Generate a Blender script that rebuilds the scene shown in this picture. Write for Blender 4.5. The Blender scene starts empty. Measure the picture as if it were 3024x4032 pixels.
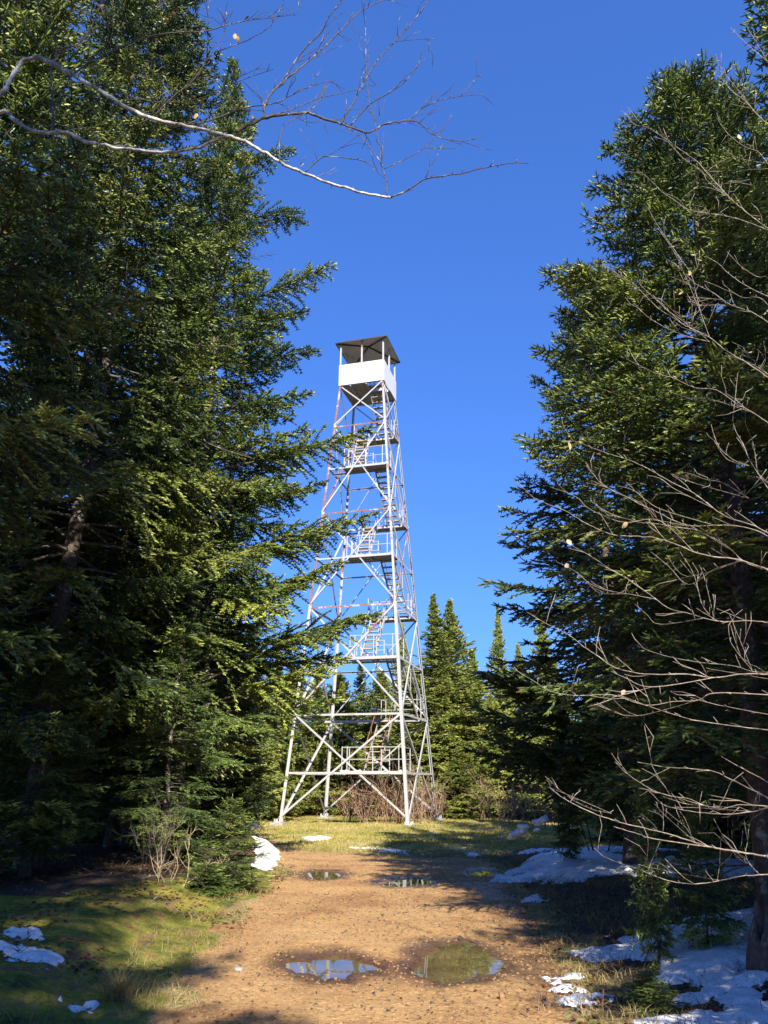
import bpy, math, random
import numpy as np
from mathutils import Vector, Matrix

S = bpy.context.scene
COL = S.collection
PI = math.pi

# ---------------------------------------------------------------- camera, sky, sun
PITCH, ROLL, FPX = math.radians(19.341), math.radians(-0.256), 2994.0
CAMZ = 1.65
fwd = Vector((0, math.cos(PITCH), math.sin(PITCH)))
upv = Vector((0, -math.sin(PITCH), math.cos(PITCH)))
rgt = Vector((1, 0, 0))
cx = rgt * math.cos(ROLL) - upv * math.sin(ROLL)
cy = rgt * math.sin(ROLL) + upv * math.cos(ROLL)
cam = bpy.data.objects.new('camera', bpy.data.cameras.new('camera'))
COL.objects.link(cam)
cam.matrix_world = Matrix(((cx.x, cy.x, -fwd.x, 0), (cx.y, cy.y, -fwd.y, 0), (cx.z, cy.z, -fwd.z, CAMZ), (0, 0, 0, 1)))
cam.data.sensor_fit = 'VERTICAL'
cam.data.sensor_height = 36.0
cam.data.lens = 36.0 * FPX / 4032.0
cam.data.clip_start, cam.data.clip_end = 0.05, 5000
S.camera = cam
S.render.resolution_x, S.render.resolution_y = 768, 1024

SUN_AZ = math.radians(13.5)      # to the right of straight behind the camera
SUN_EL = math.radians(34)
sd = Vector((math.sin(SUN_AZ) * math.cos(SUN_EL), -math.cos(SUN_AZ) * math.cos(SUN_EL), math.sin(SUN_EL)))
W = bpy.data.worlds.new('World'); S.world = W; W.use_nodes = True
nt = W.node_tree
sky = nt.nodes.new('ShaderNodeTexSky'); sky.sky_type = 'NISHITA'; sky.sun_disc = False
sky.sun_elevation = SUN_EL; sky.sun_rotation = math.atan2(sd.x, sd.y)
sky.altitude = 1200; sky.air_density = 1.5; sky.dust_density = 0.0; sky.ozone_density = 6.0
bg = nt.nodes['Background']; bg.inputs['Strength'].default_value = 0.14
gm = nt.nodes.new('ShaderNodeGamma'); gm.inputs['Gamma'].default_value = 0.66    # camera tone response of a clear autumn sky
tn = nt.nodes.new('ShaderNodeMix'); tn.data_type = 'RGBA'; tn.blend_type = 'MULTIPLY'; tn.inputs[0].default_value = 1.0
tn.inputs[7].default_value = (0.315, 0.60, 1.28, 1.0)
nt.links.new(sky.outputs[0], gm.inputs['Color']); nt.links.new(gm.outputs[0], tn.inputs[6]); nt.links.new(tn.outputs[2], bg.inputs['Color'])
sl = bpy.data.lights.new('sun', 'SUN'); sl.energy = 4.8; sl.angle = math.radians(0.53); sl.color = (1.0, 0.92, 0.80)
so = bpy.data.objects.new('sun', sl); COL.objects.link(so)
so.rotation_euler = sd.to_track_quat('Z', 'Y').to_euler()
S.view_settings.view_transform = 'Standard'; S.view_settings.look = 'None'
S.view_settings.exposure = 1.06; S.view_settings.gamma = 1.0
S.cycles.max_bounces = 6; S.cycles.diffuse_bounces = 2; S.cycles.transparent_max_bounces = 4
S.cycles.use_adaptive_sampling = True

# ---------------------------------------------------------------- helpers
def ray(dx, dy):
    """dx, dy in a 1659 x 2212 picture -> world direction"""
    X = (dx * 1.8228 - 1512) / FPX; Y = (2016 - dy * 1.8228) / FPX
    return (cx * X + cy * Y + fwd)
def at(dx, dy, Yd):
    r = ray(dx, dy); return Vector((0, 0, CAMZ)) + r * (Yd / r.y)

def vnoise(x, y, seed=0):
    x = np.asarray(x, float); y = np.asarray(y, float)
    xi = np.floor(x).astype(np.int64); yi = np.floor(y).astype(np.int64)
    fx = x - xi; fy = y - yi
    fx = fx * fx * (3 - 2 * fx); fy = fy * fy * (3 - 2 * fy)
    def h(a, b):
        n = (a * 374761393 + b * 668265263 + seed * 1442695041) & 0xffffffff
        n = ((n ^ (n >> 13)) * 1274126177) & 0xffffffff
        return ((n ^ (n >> 16)) & 0xffffff) / 16777215.0
    return (h(xi, yi) * (1 - fx) + h(xi + 1, yi) * fx) * (1 - fy) + (h(xi, yi + 1) * (1 - fx) + h(xi + 1, yi + 1) * fx) * fy
def fbm(x, y, seed=0, o=4):
    s = 0; a = 0.5; t = 0
    for i in range(o):
        s = s + a * vnoise(x * 2 ** i + i * 17.3, y * 2 ** i - i * 9.1, seed + i); t += a; a *= 0.5
    return s / t
def sst(a, b, x):
    t = np.clip((x - a) / (b - a), 0, 1); return t * t * (3 - 2 * t)

def mesh_np(name, V, F, mat, parent=None, attr=None, smooth=False, link=True):
    """V (n,3); F (m,k) of one polygon size, or list of such arrays"""
    me = bpy.data.meshes.new(name)
    Fs = F if isinstance(F, list) else [F]
    Fs = [np.asarray(f, np.int32) for f in Fs if len(f)]
    V = np.asarray(V, np.float32)
    me.vertices.add(len(V)); me.vertices.foreach_set('co', V.ravel())
    nl = sum(f.size for f in Fs); nf = sum(len(f) for f in Fs)
    me.loops.add(nl); me.polygons.add(nf)
    me.loops.foreach_set('vertex_index', np.concatenate([f.ravel() for f in Fs]))
    st = []; o = 0
    for f in Fs:
        st.append(o + np.arange(len(f)) * f.shape[1]); o += f.size
    me.polygons.foreach_set('loop_start', np.concatenate(st).astype(np.int32))
    if attr:
        for k, v in attr.items():
            a = me.attributes.new(k, 'FLOAT', 'POINT'); a.data.foreach_set('value', np.asarray(v, np.float32))
    me.polygons.foreach_set('use_smooth', np.full(nf, bool(smooth)))
    me.update(calc_edges=True)
    if mat: me.materials.append(mat)
    if not link: return me
    return obj(name, me, parent)
def obj(name, me, parent=None):
    o = bpy.data.objects.new(name, me); COL.objects.link(o)
    if parent: o.parent = parent
    return o
def empty(name, loc=(0, 0, 0), rz=0):
    o = bpy.data.objects.new(name, None); COL.objects.link(o); o.location = loc; o.rotation_euler = (0, 0, rz)
    o.empty_display_size = 0.2
    return o
def tag(o, label=None, cat=None, group=None, kind=None):
    if label: o['label'] = label
    if cat: o['category'] = cat
    if group: o['group'] = group
    if kind: o['kind'] = kind
    return o

class MB:
    """collects boxes / tubes / quads"""
    def __init__(s): s.v = []; s.q = []; s.t = []; s.n = 0
    def add(s, V, Q=None, T=None):
        V = np.asarray(V, float); s.v.append(V)
        if Q is not None and len(Q): s.q.append(np.asarray(Q) + s.n)
        if T is not None and len(T): s.t.append(np.asarray(T) + s.n)
        s.n += len(V)
    def box(s, c, ax, ay, az):
        """c centre, ax ay az half vectors"""
        c, ax, ay, az = [np.asarray(a, float) for a in (c, ax, ay, az)]
        V = [c + i * ax + j * ay + k * az for k in (-1, 1) for j in (-1, 1) for i in (-1, 1)]
        s.add(V, [(0, 2, 3, 1), (4, 5, 7, 6), (0, 1, 5, 4), (2, 6, 7, 3), (0, 4, 6, 2), (1, 3, 7, 5)])
    def bar(s, p0, p1, u, wu, wv, off=(0, 0)):
        """rectangular bar, u side direction, wu wv full widths, off shift along u,v"""
        p0 = np.asarray(p0, float); p1 = np.asarray(p1, float)
        d = p1 - p0; L = np.linalg.norm(d); d /= L
        u = np.asarray(u, float); u = u - d * u.dot(d); u /= np.linalg.norm(u); v = np.cross(d, u)
        c = (p0 + p1) / 2 + u * off[0] + v * off[1]
        s.box(c, d * L / 2, u * wu / 2, v * wv / 2)
    def angle(s, p0, p1, u, v, w, t=0.012):
        """L profile: flanges along u and v starting at the line p0-p1"""
        p0 = np.asarray(p0, float); p1 = np.asarray(p1, float); d = (p1 - p0); L = np.linalg.norm(d); d /= L
        u = np.asarray(u, float); u = u - d * u.dot(d); u /= np.linalg.norm(u)
        v = np.asarray(v, float); v = v - d * v.dot(d) - u * v.dot(u); v /= np.linalg.norm(v)
        c = (p0 + p1) / 2
        s.box(c + u * w / 2 + v * t / 2, d * L / 2, u * w / 2, v * t / 2)
        s.box(c + v * (w / 2 + t / 2) + u * t / 2, d * L / 2, u * t / 2, v * (w - t) / 2)
    def tube(s, P, R, n=6, cap=True):
        P = np.asarray(P, float); m = len(P); R = np.broadcast_to(np.asarray(R, float), (m,))
        T = np.gradient(P, axis=0); T /= np.linalg.norm(T, axis=1)[:, None] + 1e-12
        a = np.array([0, 0, 1.0]) if abs(T[0][2]) < 0.9 else np.array([1.0, 0, 0])
        U = np.cross(T, a); U /= np.linalg.norm(U, axis=1)[:, None] + 1e-12; Vv = np.cross(T, U)
        an = np.arange(n) * 2 * PI / n
        V = P[:, None, :] + R[:, None, None] * (np.cos(an)[None, :, None] * U[:, None, :] + np.sin(an)[None, :, None] * Vv[:, None, :])
        i = np.arange(m - 1)[:, None] * n; j = np.arange(n)[None, :]; k = (j + 1) % n
        Q = np.stack([i + j, i + k, i + n + k, i + n + j], -1).reshape(-1, 4)
        V = V.reshape(-1, 3); Tt = None
        if cap:
            V = np.vstack([V, P[-1] + T[-1] * R[-1], P[0]]); b = (m - 1) * n; e = m * n
            Tt = [(b + q, b + (q + 1) % n, e) for q in range(n)] + [((q + 1) % n, q, e + 1) for q in range(n)]
        s.add(V, Q, Tt)
    def build(s, name, mat, parent=None, smooth=False, link=True):
        F = []
        if s.q: F.append(np.concatenate(s.q))
        if s.t: F.append(np.concatenate([np.asarray(t).reshape(-1, 3) for t in s.t]))
        return mesh_np(name, np.concatenate(s.v), F, mat, parent, smooth=smooth, link=link)

# ---------------------------------------------------------------- materials
def new_mat(name):
    m = bpy.data.materials.new(name); m.use_nodes = True; n = m.node_tree
    return m, n, n.nodes['Principled BSDF'], n.nodes['Material Output']
def N(n, t, **kw):
    x = n.nodes.new(t)
    for k, v in kw.items(): setattr(x, k, v)
    return x
def noise(n, scale, detail=4, rough=0.6, coord='Object', dist=0.0):
    tc = N(n, 'ShaderNodeTexCoord'); t = N(n, 'ShaderNodeTexNoise'); t.inputs['Scale'].default_value = scale
    t.inputs['Detail'].default_value = detail; t.inputs['Roughness'].default_value = rough; t.inputs['Distortion'].default_value = dist
    n.links.new(tc.outputs[coord], t.inputs['Vector']); return t
def ramp(n, src, stops):
    r = N(n, 'ShaderNodeValToRGB'); e = r.color_ramp.elements
    while len(e) < len(stops): e.new(0.5)
    for i, (p, c) in enumerate(stops):
        e[i].position = p; e[i].color = tuple(c) + (1,) if len(c) == 3 else c
    n.links.new(src, r.inputs[0]); return r
def g(v): return (v, v, v)
def mix(n, f, a, b, mode='MIX'):
    m = N(n, 'ShaderNodeMix', data_type='RGBA', blend_type=mode)
    for s, i in ((f, 0), (a, 6), (b, 7)):
        if isinstance(s, (int, float)): m.inputs[i].default_value = s
        elif isinstance(s, tuple): m.inputs[i].default_value = s + (1,) if len(s) == 3 else s
        else: n.links.new(s, m.inputs[i])
    return m.outputs[2]
def bump(n, src, bsdf, strength, dist):
    b = N(n, 'ShaderNodeBump'); b.inputs['Strength'].default_value = strength; b.inputs['Distance'].default_value = dist
    n.links.new(src, b.inputs['Height']); n.links.new(b.outputs[0], bsdf.inputs['Normal'])

def foliage_mat(name, dark, light, tip, rough=0.5, trans=0.06):
    m, n, b, o = new_mat(name)
    a = N(n, 'ShaderNodeAttribute', attribute_name='tint')
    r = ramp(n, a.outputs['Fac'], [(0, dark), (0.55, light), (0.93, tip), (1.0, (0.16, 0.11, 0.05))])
    oi = N(n, 'ShaderNodeObjectInfo'); hs = N(n, 'ShaderNodeHueSaturation')
    mr = N(n, 'ShaderNodeMapRange'); n.links.new(oi.outputs['Random'], mr.inputs[0]); mr.inputs[3].default_value = 0.8; mr.inputs[4].default_value = 1.2
    n.links.new(mr.outputs[0], hs.inputs['Value']); n.links.new(r.outputs[0], hs.inputs['Color'])
    n.links.new(hs.outputs[0], b.inputs['Base Color']); b.inputs['Roughness'].default_value = rough
    b.inputs['Specular IOR Level'].default_value = 0.4
    tr = N(n, 'ShaderNodeBsdfTranslucent'); n.links.new(hs.outputs[0], tr.inputs['Color'])
    mx = N(n, 'ShaderNodeMixShader'); mx.inputs[0].default_value = trans
    n.links.new(b.outputs[0], mx.inputs[1]); n.links.new(tr.outputs[0], mx.inputs[2]); n.links.new(mx.outputs[0], o.inputs[0])
    return m
M = {}
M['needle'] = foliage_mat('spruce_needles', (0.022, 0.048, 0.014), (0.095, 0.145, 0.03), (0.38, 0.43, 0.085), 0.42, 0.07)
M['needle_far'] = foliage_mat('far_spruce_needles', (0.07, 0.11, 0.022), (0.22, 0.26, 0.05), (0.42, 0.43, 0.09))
M['needle_dark'] = foliage_mat('blue_green_needles', (0.02, 0.042, 0.014), (0.07, 0.115, 0.03), (0.27, 0.33, 0.07))
M['grass'] = foliage_mat('grass_blades', (0.14, 0.16, 0.03), (0.32, 0.26, 0.09), (0.45, 0.35, 0.16), 0.6, 0.3)
M['lawn'] = foliage_mat('lawn_blades', (0.15, 0.20, 0.03), (0.38, 0.34, 0.08), (0.58, 0.46, 0.20), 0.6, 0.3)
M['red_leaf'] = foliage_mat('dry_red_leaves', (0.14, 0.045, 0.03), (0.26, 0.09, 0.05), (0.36, 0.17, 0.08), 0.6, 0.3)
M['litter'] = foliage_mat('fallen_leaves', (0.07, 0.035, 0.018), (0.22, 0.10, 0.045), (0.42, 0.24, 0.12), 0.6, 0.15)
M['dead_needle'] = foliage_mat('dead_twigs', (0.10, 0.07, 0.045), (0.18, 0.13, 0.09), (0.28, 0.22, 0.16), 0.8, 0.0)

def bark(name, c0, c1, lich, lo=0.52, hi=0.62, sc=6):
    m, n, b, o = new_mat(name)
    t = noise(n, 22, 6); r = ramp(n, t.outputs[0], [(0.3, c0), (0.7, c1)])
    l = noise(n, sc, 5, 0.65); lr = ramp(n, l.outputs[0], [(lo, g(0)), (hi, g(1))])
    n.links.new(mix(n, lr.outputs[0], r.outputs[0], lich), b.inputs['Base Color']); b.inputs['Roughness'].default_value = 0.9
    bump(n, t.outputs[0], b, 0.8, 0.02)
    return m
M['bark'] = bark('spruce_bark', (0.055, 0.04, 0.032), (0.17, 0.13, 0.10), (0.34, 0.36, 0.30), 0.56, 0.64)
M['limb'] = bark('pale_bark', (0.19, 0.17, 0.14), (0.42, 0.385, 0.335), (0.68, 0.68, 0.63), 0.45, 0.6, 14)
M['sapling_bark'] = bark('sapling_bark', (0.20, 0.15, 0.11), (0.36, 0.30, 0.235), (0.52, 0.48, 0.41), 0.5, 0.65, 20)
M['dark_twig'] = bark('grey_twigs', (0.05, 0.038, 0.03), (0.14, 0.115, 0.095), (0.42, 0.41, 0.38), 0.56, 0.66, 12)
M['twig_red'] = bark('red_brown_stems', (0.20, 0.10, 0.06), (0.42, 0.27, 0.18), (0.60, 0.48, 0.36), 0.5, 0.65, 9)
M['twig_tan'] = bark('tan_stems', (0.30, 0.22, 0.12), (0.50, 0.40, 0.24), (0.55, 0.47, 0.33), 0.5, 0.65, 9)

def steel(name, amount):
    m, n, b, o = new_mat(name)
    t = noise(n, 1.1, 6, 0.7); t2 = noise(n, 28, 3)
    f = mix(n, 0.25, t.outputs[0], t2.outputs[0])
    mask = ramp(n, f, [(amount, g(1)), (amount + 0.05, g(0))])
    w = ramp(n, t2.outputs[0], [(0.3, (0.34, 0.34, 0.335)), (0.7, (0.50, 0.50, 0.49))])
    ru = ramp(n, t2.outputs[0], [(0.3, (0.16, 0.055, 0.03)), (0.7, (0.36, 0.16, 0.10))])
    n.links.new(mix(n, mask.outputs[0], w.outputs[0], ru.outputs[0]), b.inputs['Base Color'])
    rr = ramp(n, mask.outputs[0], [(0, g(0.45)), (1, g(0.85))]); n.links.new(rr.outputs[0], b.inputs['Roughness'])
    b.inputs['Metallic'].default_value = 0.0; b.inputs['Specular IOR Level'].default_value = 0.4
    return m
M['steel'] = steel('weathered_white_steel', 0.335)
M['steel_worn'] = steel('worn_white_steel', 0.42)
M['rust'] = steel('rusty_steel', 0.53)
def cabpaint():
    m, n, b, o = new_mat('white_cab_paint')
    t = noise(n, 2.2, 5, 0.65); t2 = noise(n, 30, 2)
    c = ramp(n, t.outputs[0], [(0.28, (0.36, 0.37, 0.39)), (0.37, (0.60, 0.61, 0.63)), (1, (0.66, 0.665, 0.67))])
    n.links.new(c.outputs[0], b.inputs['Base Color']); b.inputs['Roughness'].default_value = 0.5
    return m
M['cab'] = cabpaint()
def simple(name, c0, c1, sc, rough=0.8, bd=0.0, lo=0.3, hi=0.7):
    m, n, b, o = new_mat(name); t = noise(n, sc, 6, 0.65); r = ramp(n, t.outputs[0], [(lo, c0), (hi, c1)])
    n.links.new(r.outputs[0], b.inputs['Base Color']); b.inputs['Roughness'].default_value = rough
    if bd: bump(n, t.outputs[0], b, 0.6, bd)
    return m
M['roof_in'] = simple('painted_roof_sheet', (0.26, 0.23, 0.19), (0.55, 0.51, 0.44), 3.0, 0.7, 0, 0.3, 0.45)
M['roof_top'] = simple('dark_roof_sheet', (0.03, 0.03, 0.03), (0.07, 0.07, 0.075), 3.0, 0.6)
M['wood'] = simple('weathered_planks', (0.20, 0.17, 0.14), (0.44, 0.39, 0.31), 7.0, 0.85)
M['tread'] = simple('pale_tread_wood', (0.34, 0.27, 0.18), (0.56, 0.47, 0.33), 9.0, 0.85)
M['concrete'] = simple('concrete_footing', (0.26, 0.24, 0.21), (0.44, 0.41, 0.36), 6.0, 0.9, 0.01)
M['rock'] = simple('small_stones', (0.17, 0.10, 0.05), (0.38, 0.23, 0.105), 40.0, 0.9)
def snowmat():
    m, n, b, o = new_mat('old_snow'); t = noise(n, 14, 6, 0.7)
    r = ramp(n, t.outputs[0], [(0.3, (0.74, 0.76, 0.80)), (0.6, (0.86, 0.87, 0.90))])
    d = noise(n, 70, 3, 0.7); dr = ramp(n, d.outputs[0], [(0.36, (0.30, 0.25, 0.20)), (0.42, (1, 1, 1))])
    n.links.new(mix(n, 0.8, r.outputs[0], dr.outputs[0], 'MULTIPLY'), b.inputs['Base Color']); b.inputs['Roughness'].default_value = 0.6
    b.inputs['Subsurface Weight'].default_value = 0.0
    bump(n, t.outputs[0], b, 0.5, 0.03); return m
M['snow'] = snowmat()
def watermat():
    m, n, b, o = new_mat('muddy_water'); t = noise(n, 3, 3)
    r = ramp(n, t.outputs[0], [(0.3, (0.10, 0.078, 0.032)), (0.7, (0.19, 0.145, 0.066))])
    n.links.new(r.outputs[0], b.inputs['Base Color']); b.inputs['Roughness'].default_value = 0.01; b.inputs['IOR'].default_value = 1.36
    t2 = noise(n, 5, 2); bump(n, t2.outputs[0], b, 0.03, 0.01); return m
M['water'] = watermat()
def groundmat():
    m, n, b, o = new_mat('ground_soil')
    def A(k): return N(n, 'ShaderNodeAttribute', attribute_name=k).outputs['Fac']
    fine = noise(n, 26, 8, 0.72); mid = noise(n, 3.0, 6, 0.6); big = noise(n, 0.7, 4); grit = noise(n, 85, 4, 0.75)
    vor = N(n, 'ShaderNodeTexVoronoi'); vor.inputs['Scale'].default_value = 38; vor.inputs['Randomness'].default_value = 1
    tc = N(n, 'ShaderNodeTexCoord'); n.links.new(tc.outputs['Object'], vor.inputs['Vector'])
    vc = N(n, 'ShaderNodeSeparateColor'); n.links.new(vor.outputs['Color'], vc.inputs[0])
    # dirt
    d = ramp(n, fine.outputs[0], [(0.26, (0.32, 0.18, 0.075)), (0.38, (0.47, 0.275, 0.11)), (0.6, (0.55, 0.34, 0.14)), (0.8, (0.68, 0.48, 0.25))])
    d2 = ramp(n, big.outputs[0], [(0.36, (0.66, 0.56, 0.50)), (0.5, (0.92, 0.88, 0.84)), (0.62, (1, 1, 1))])
    dirt = mix(n, 1.0, d.outputs[0], d2.outputs[0], 'MULTIPLY')
    st = ramp(n, vc.outputs[0], [(0.0, g(0.35)), (0.12, g(0.62)), (0.2, g(0.95)), (0.85, g(1.05)), (1.0, g(1.5))])
    dirt = mix(n, 0.8, dirt, st.outputs[0], 'MULTIPLY')
    # forest litter
    f = ramp(n, fine.outputs[0], [(0.3, (0.025, 0.016, 0.009)), (0.5, (0.065, 0.040, 0.022)), (0.7, (0.15, 0.092, 0.05))])
    # moss
    mo = ramp(n, mid.outputs[0], [(0.34, (0.07, 0.095, 0.010)), (0.46, (0.20, 0.22, 0.018)), (0.55, (0.32, 0.27, 0.04)), (0.64, (0.26, 0.15, 0.06))])
    mo2 = ramp(n, fine.outputs[0], [(0.3, g(0.5)), (0.65, g(1.15))]); moss = mix(n, 1.0, mo.outputs[0], mo2.outputs[0], 'MULTIPLY')
    # lawn under the blades
    gr = ramp(n, mid.outputs[0], [(0.3, (0.20, 0.21, 0.04)), (0.45, (0.40, 0.32, 0.10)), (0.65, (0.58, 0.42, 0.20))])
    gr2 = ramp(n, fine.outputs[0], [(0.3, g(0.6)), (0.65, g(1.1))]); lawn = mix(n, 1.0, gr.outputs[0], gr2.outputs[0], 'MULTIPLY')
    def edge(att, lo=0.38, hi=0.62):
        a = N(n, 'ShaderNodeMath', operation='ADD'); s = N(n, 'ShaderNodeMath', operation='MULTIPLY_ADD')
        n.links.new(fine.outputs[0], s.inputs[0]); s.inputs[1].default_value = 0.7; s.inputs[2].default_value = -0.35
        n.links.new(att, a.inputs[0]); n.links.new(s.outputs[0], a.inputs[1])
        return ramp(n, a.outputs[0], [(lo, g(0)), (hi, g(1))]).outputs[0]
    c = mix(n, edge(A('lawn')), f.outputs[0], lawn)
    c = mix(n, edge(A('moss')), c, moss)
    c = mix(n, edge(A('path')), c, dirt)
    wet = N(n, 'ShaderNodeMath', operation='MULTIPLY'); n.links.new(A('wet'), wet.inputs[0]); wet.inputs[1].default_value = 1.0
    c = mix(n, wet.outputs[0], c, mix(n, 1.0, c, (0.30, 0.27, 0.25), 'MULTIPLY'))
    n.links.new(c, b.inputs['Base Color'])
    rr = ramp(n, wet.outputs[0], [(0.2, g(0.92)), (1.0, g(0.25))]); n.links.new(rr.outputs[0], b.inputs['Roughness'])
    h = N(n, 'ShaderNodeMath', operation='MULTIPLY_ADD'); n.links.new(grit.outputs[0], h.inputs[0]); h.inputs[1].default_value = 0.35
    n.links.new(fine.outputs[0], h.inputs[2])
    bump(n, h.outputs[0], b, 0.7, 0.03)
    return m
M['ground'] = groundmat()

# ---------------------------------------------------------------- the ground
PX, PY = [], []
def gplane(dx, dy, z=0.0):
    r = ray(dx, dy); t = (z - CAMZ) / r.z; return (r.x * t, r.y * t)
def tower_z(y):   # gentle fall towards the clearing
    return -0.31 * sst(14, 36, y)
def gpt(dx, dy):
    z = 0.0
    for _ in range(6):
        x, y = gplane(dx, dy, z); z = float(tower_z(y))
    return x, y
def poly(pts): return np.array([gpt(*p) for p in pts])
def sdist(P, x, y):
    """signed distance to polygon, positive inside"""
    x = np.asarray(x, float); y = np.asarray(y, float)
    d = np.full(x.shape, 1e9); ins = np.zeros(x.shape, bool)
    n = len(P)
    for i in range(n):
        a = P[i]; b = P[(i + 1) % n]; e = b - a
        t = np.clip(((x - a[0]) * e[0] + (y - a[1]) * e[1]) / (e @ e + 1e-12), 0, 1)
        d = np.minimum(d, np.hypot(x - a[0] - t * e[0], y - a[1] - t * e[1]))
        c = ((a[1] > y) != (b[1] > y)) & (x < (b[0] - a[0]) * (y - a[1]) / (b[1] - a[1] + 1e-12) + a[0])
        ins ^= c
    return np.where(ins, d, -d)
near_path = [(-1.7, 0.0), (1.7, 0.0), (1.75, 5.0)]
path_poly = np.vstack([np.array([(2.4, -6.0), (2.2, 5.0)]),
    poly([(1260, 2200), (1240, 2120), (1190, 2050), (1150, 1980), (1110, 1910), (1085, 1875), (1040, 1856), (980, 1850), (920, 1852), (870, 1856), (760, 1845), (650, 1838), (600, 1822), (560, 1812), (520, 1822), (560, 1842), (620, 1862), (640, 1885), (605, 1905),
          (560, 1950), (500, 2010), (440, 2060), (400, 2120), (350, 2205)]), np.array([(-2.2, 5.0), (-2.4, -6.0)])])
clear_poly = poly([(500, 1850), (640, 1868), (930, 1850), (1100, 1850), (1300, 1815), (1250, 1770), (1100, 1752), (800, 1748), (560, 1740), (470, 1760)])
clear_poly = np.vstack([poly([(520, 1835), (600, 1860), (930, 1852), (1085, 1850), (1300, 1830)]), np.array([(14, 33), (15, 44), (6, 47), (-8, 46), (-14, 40), (-12, 28)])])
moss_poly = np.vstack([np.array([(-7, 5.2), (-2.4, 5.2)]), poly([(360, 2205), (430, 2080), (500, 2000), (580, 1930), (620, 1885), (580, 1870), (520, 1885), (440, 1935), (330, 1955), (150, 1985), (-60, 1990)])])
puddles = [
    ('puddle', [(605, 2082), (625, 2068), (668, 2057), (720, 2057), (775, 2068), (812, 2080), (800, 2092), (745, 2107), (690, 2106), (630, 2098)], 'shallow oval puddle on the left of the track mirroring tower steel'),
    ('puddle', [(905, 2050), (940, 2030), (1000, 2028), (1045, 2040), (1075, 2062), (1112, 2078), (1080, 2094), (1040, 2108), (960, 2120), (905, 2108), (888, 2080)], 'largest murky puddle on the right of the track mirroring green trees'),
    ('puddle', [(650, 1884), (680, 1879), (725, 1880), (750, 1887), (730, 1896), (690, 1900), (660, 1895)], 'small far puddle by the left edge of the track below the snow bank'),
    ('puddle', [(812, 1903), (850, 1895), (905, 1893), (938, 1900), (920, 1911), (860, 1915), (825, 1911)], 'thin far puddle in the middle of the track'),
    ('puddle', [(1010, 1878), (1035, 1871), (1062, 1873), (1072, 1881), (1045, 1889), (1018, 1887)], 'tiny puddle in the shaded mud at the right edge of the track')]
pud_polys = [poly(p[1]) for p in puddles]
def ground_parts(x, y):
    pd = sdist(path_poly, x, y) + (fbm(x * 1.3, y * 1.3, 5) - 0.5) * 0.9
    z = tower_z(y) + 0.0 * x
    z = z + (fbm(x * 0.25, y * 0.25, 1) - 0.5) * 0.25 * sst(-0.5, -3, pd) * 1.0
    z = z + (fbm(x * 1.6, y * 1.6, 2) - 0.5) * 0.10 * sst(0.3, -0.6, pd) + (fbm(x * 0.8, y * 0.8, 3) - 0.5) * 0.07 * sst(0, .5, pd)
    z = z + (fbm(x * 7, y * 7, 9) - 0.5) * (0.022 + 0.03 * sst(0.2, -0.5, pd))
    # banks both sides
    lb = sst(-1.6, -3.6, x) * sst(24, 17, y); z = z + 0.28 * lb * sst(-0.1, -1.2, pd)
    z = z + 0.22 * sst(1.6, 4.0, x) * sst(24, 16, y) * sst(-0.1, -1.2, pd)
    # hummock with snow on the left
    hx, hy = gpt(560, 1862); z = z + 0.38 * np.exp(-(((x - hx + .25) / 0.55) ** 2 + ((y - hy - .6) / 1.3) ** 2))
    w = 0.0 * x
    for P in pud_polys:
        s = sdist(P, x, y) + (fbm(x * 3.3, y * 3.3, 21, 5) - 0.5) * 0.42
        z = z - 0.02 * sst(-0.7, 0.0, s) - 0.09 * sst(-0.03, 0.22, s)
        w = np.maximum(w, sst(-0.38, 0.0, s))
    return z, pd, w
def gz(x, y): return ground_parts(np.asarray([float(x)]), np.asarray([float(y)]))[0][0]

def axis(segs):
    out = []
    for a, b, s in segs: out.append(np.arange(a, b, s))
    return np.unique(np.concatenate(out + [np.array([segs[-1][1]])]))
gxs = axis([(-600, -100, 100), (-100, -30, 10), (-30, -12, 1.0), (-12, -6, 0.25), (-6, 6, 0.055), (6, 12, 0.25), (12, 30, 1.0), (30, 100, 10), (100, 600, 100)])
gys = axis([(-100, -20, 10), (-20, 0, 1.0), (0, 5.5, 0.4), (5.5, 13, 0.05), (13, 25, 0.10), (25, 50, 0.3), (50, 100, 5), (100, 1000, 100)])
XX, YY = np.meshgrid(gxs, gys)
Z, PD, WET = ground_parts(XX, YY)
lawn = sst(-0.6, 0.6, sdist(clear_poly, XX, YY) + (fbm(XX, YY, 31) - 0.5) * 1.6)
verge = sst(-0.9, -0.15, PD) * sst(0.2, 0.0, PD)
moss = sst(-0.25, 0.35, sdist(moss_poly, XX, YY) + (fbm(XX * 1.1, YY * 1.1, 33) - 0.5) * 1.5)
pathm = sst(-0.15, 0.15, PD)
lawn = np.maximum(lawn, verge * 0.55)
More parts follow.
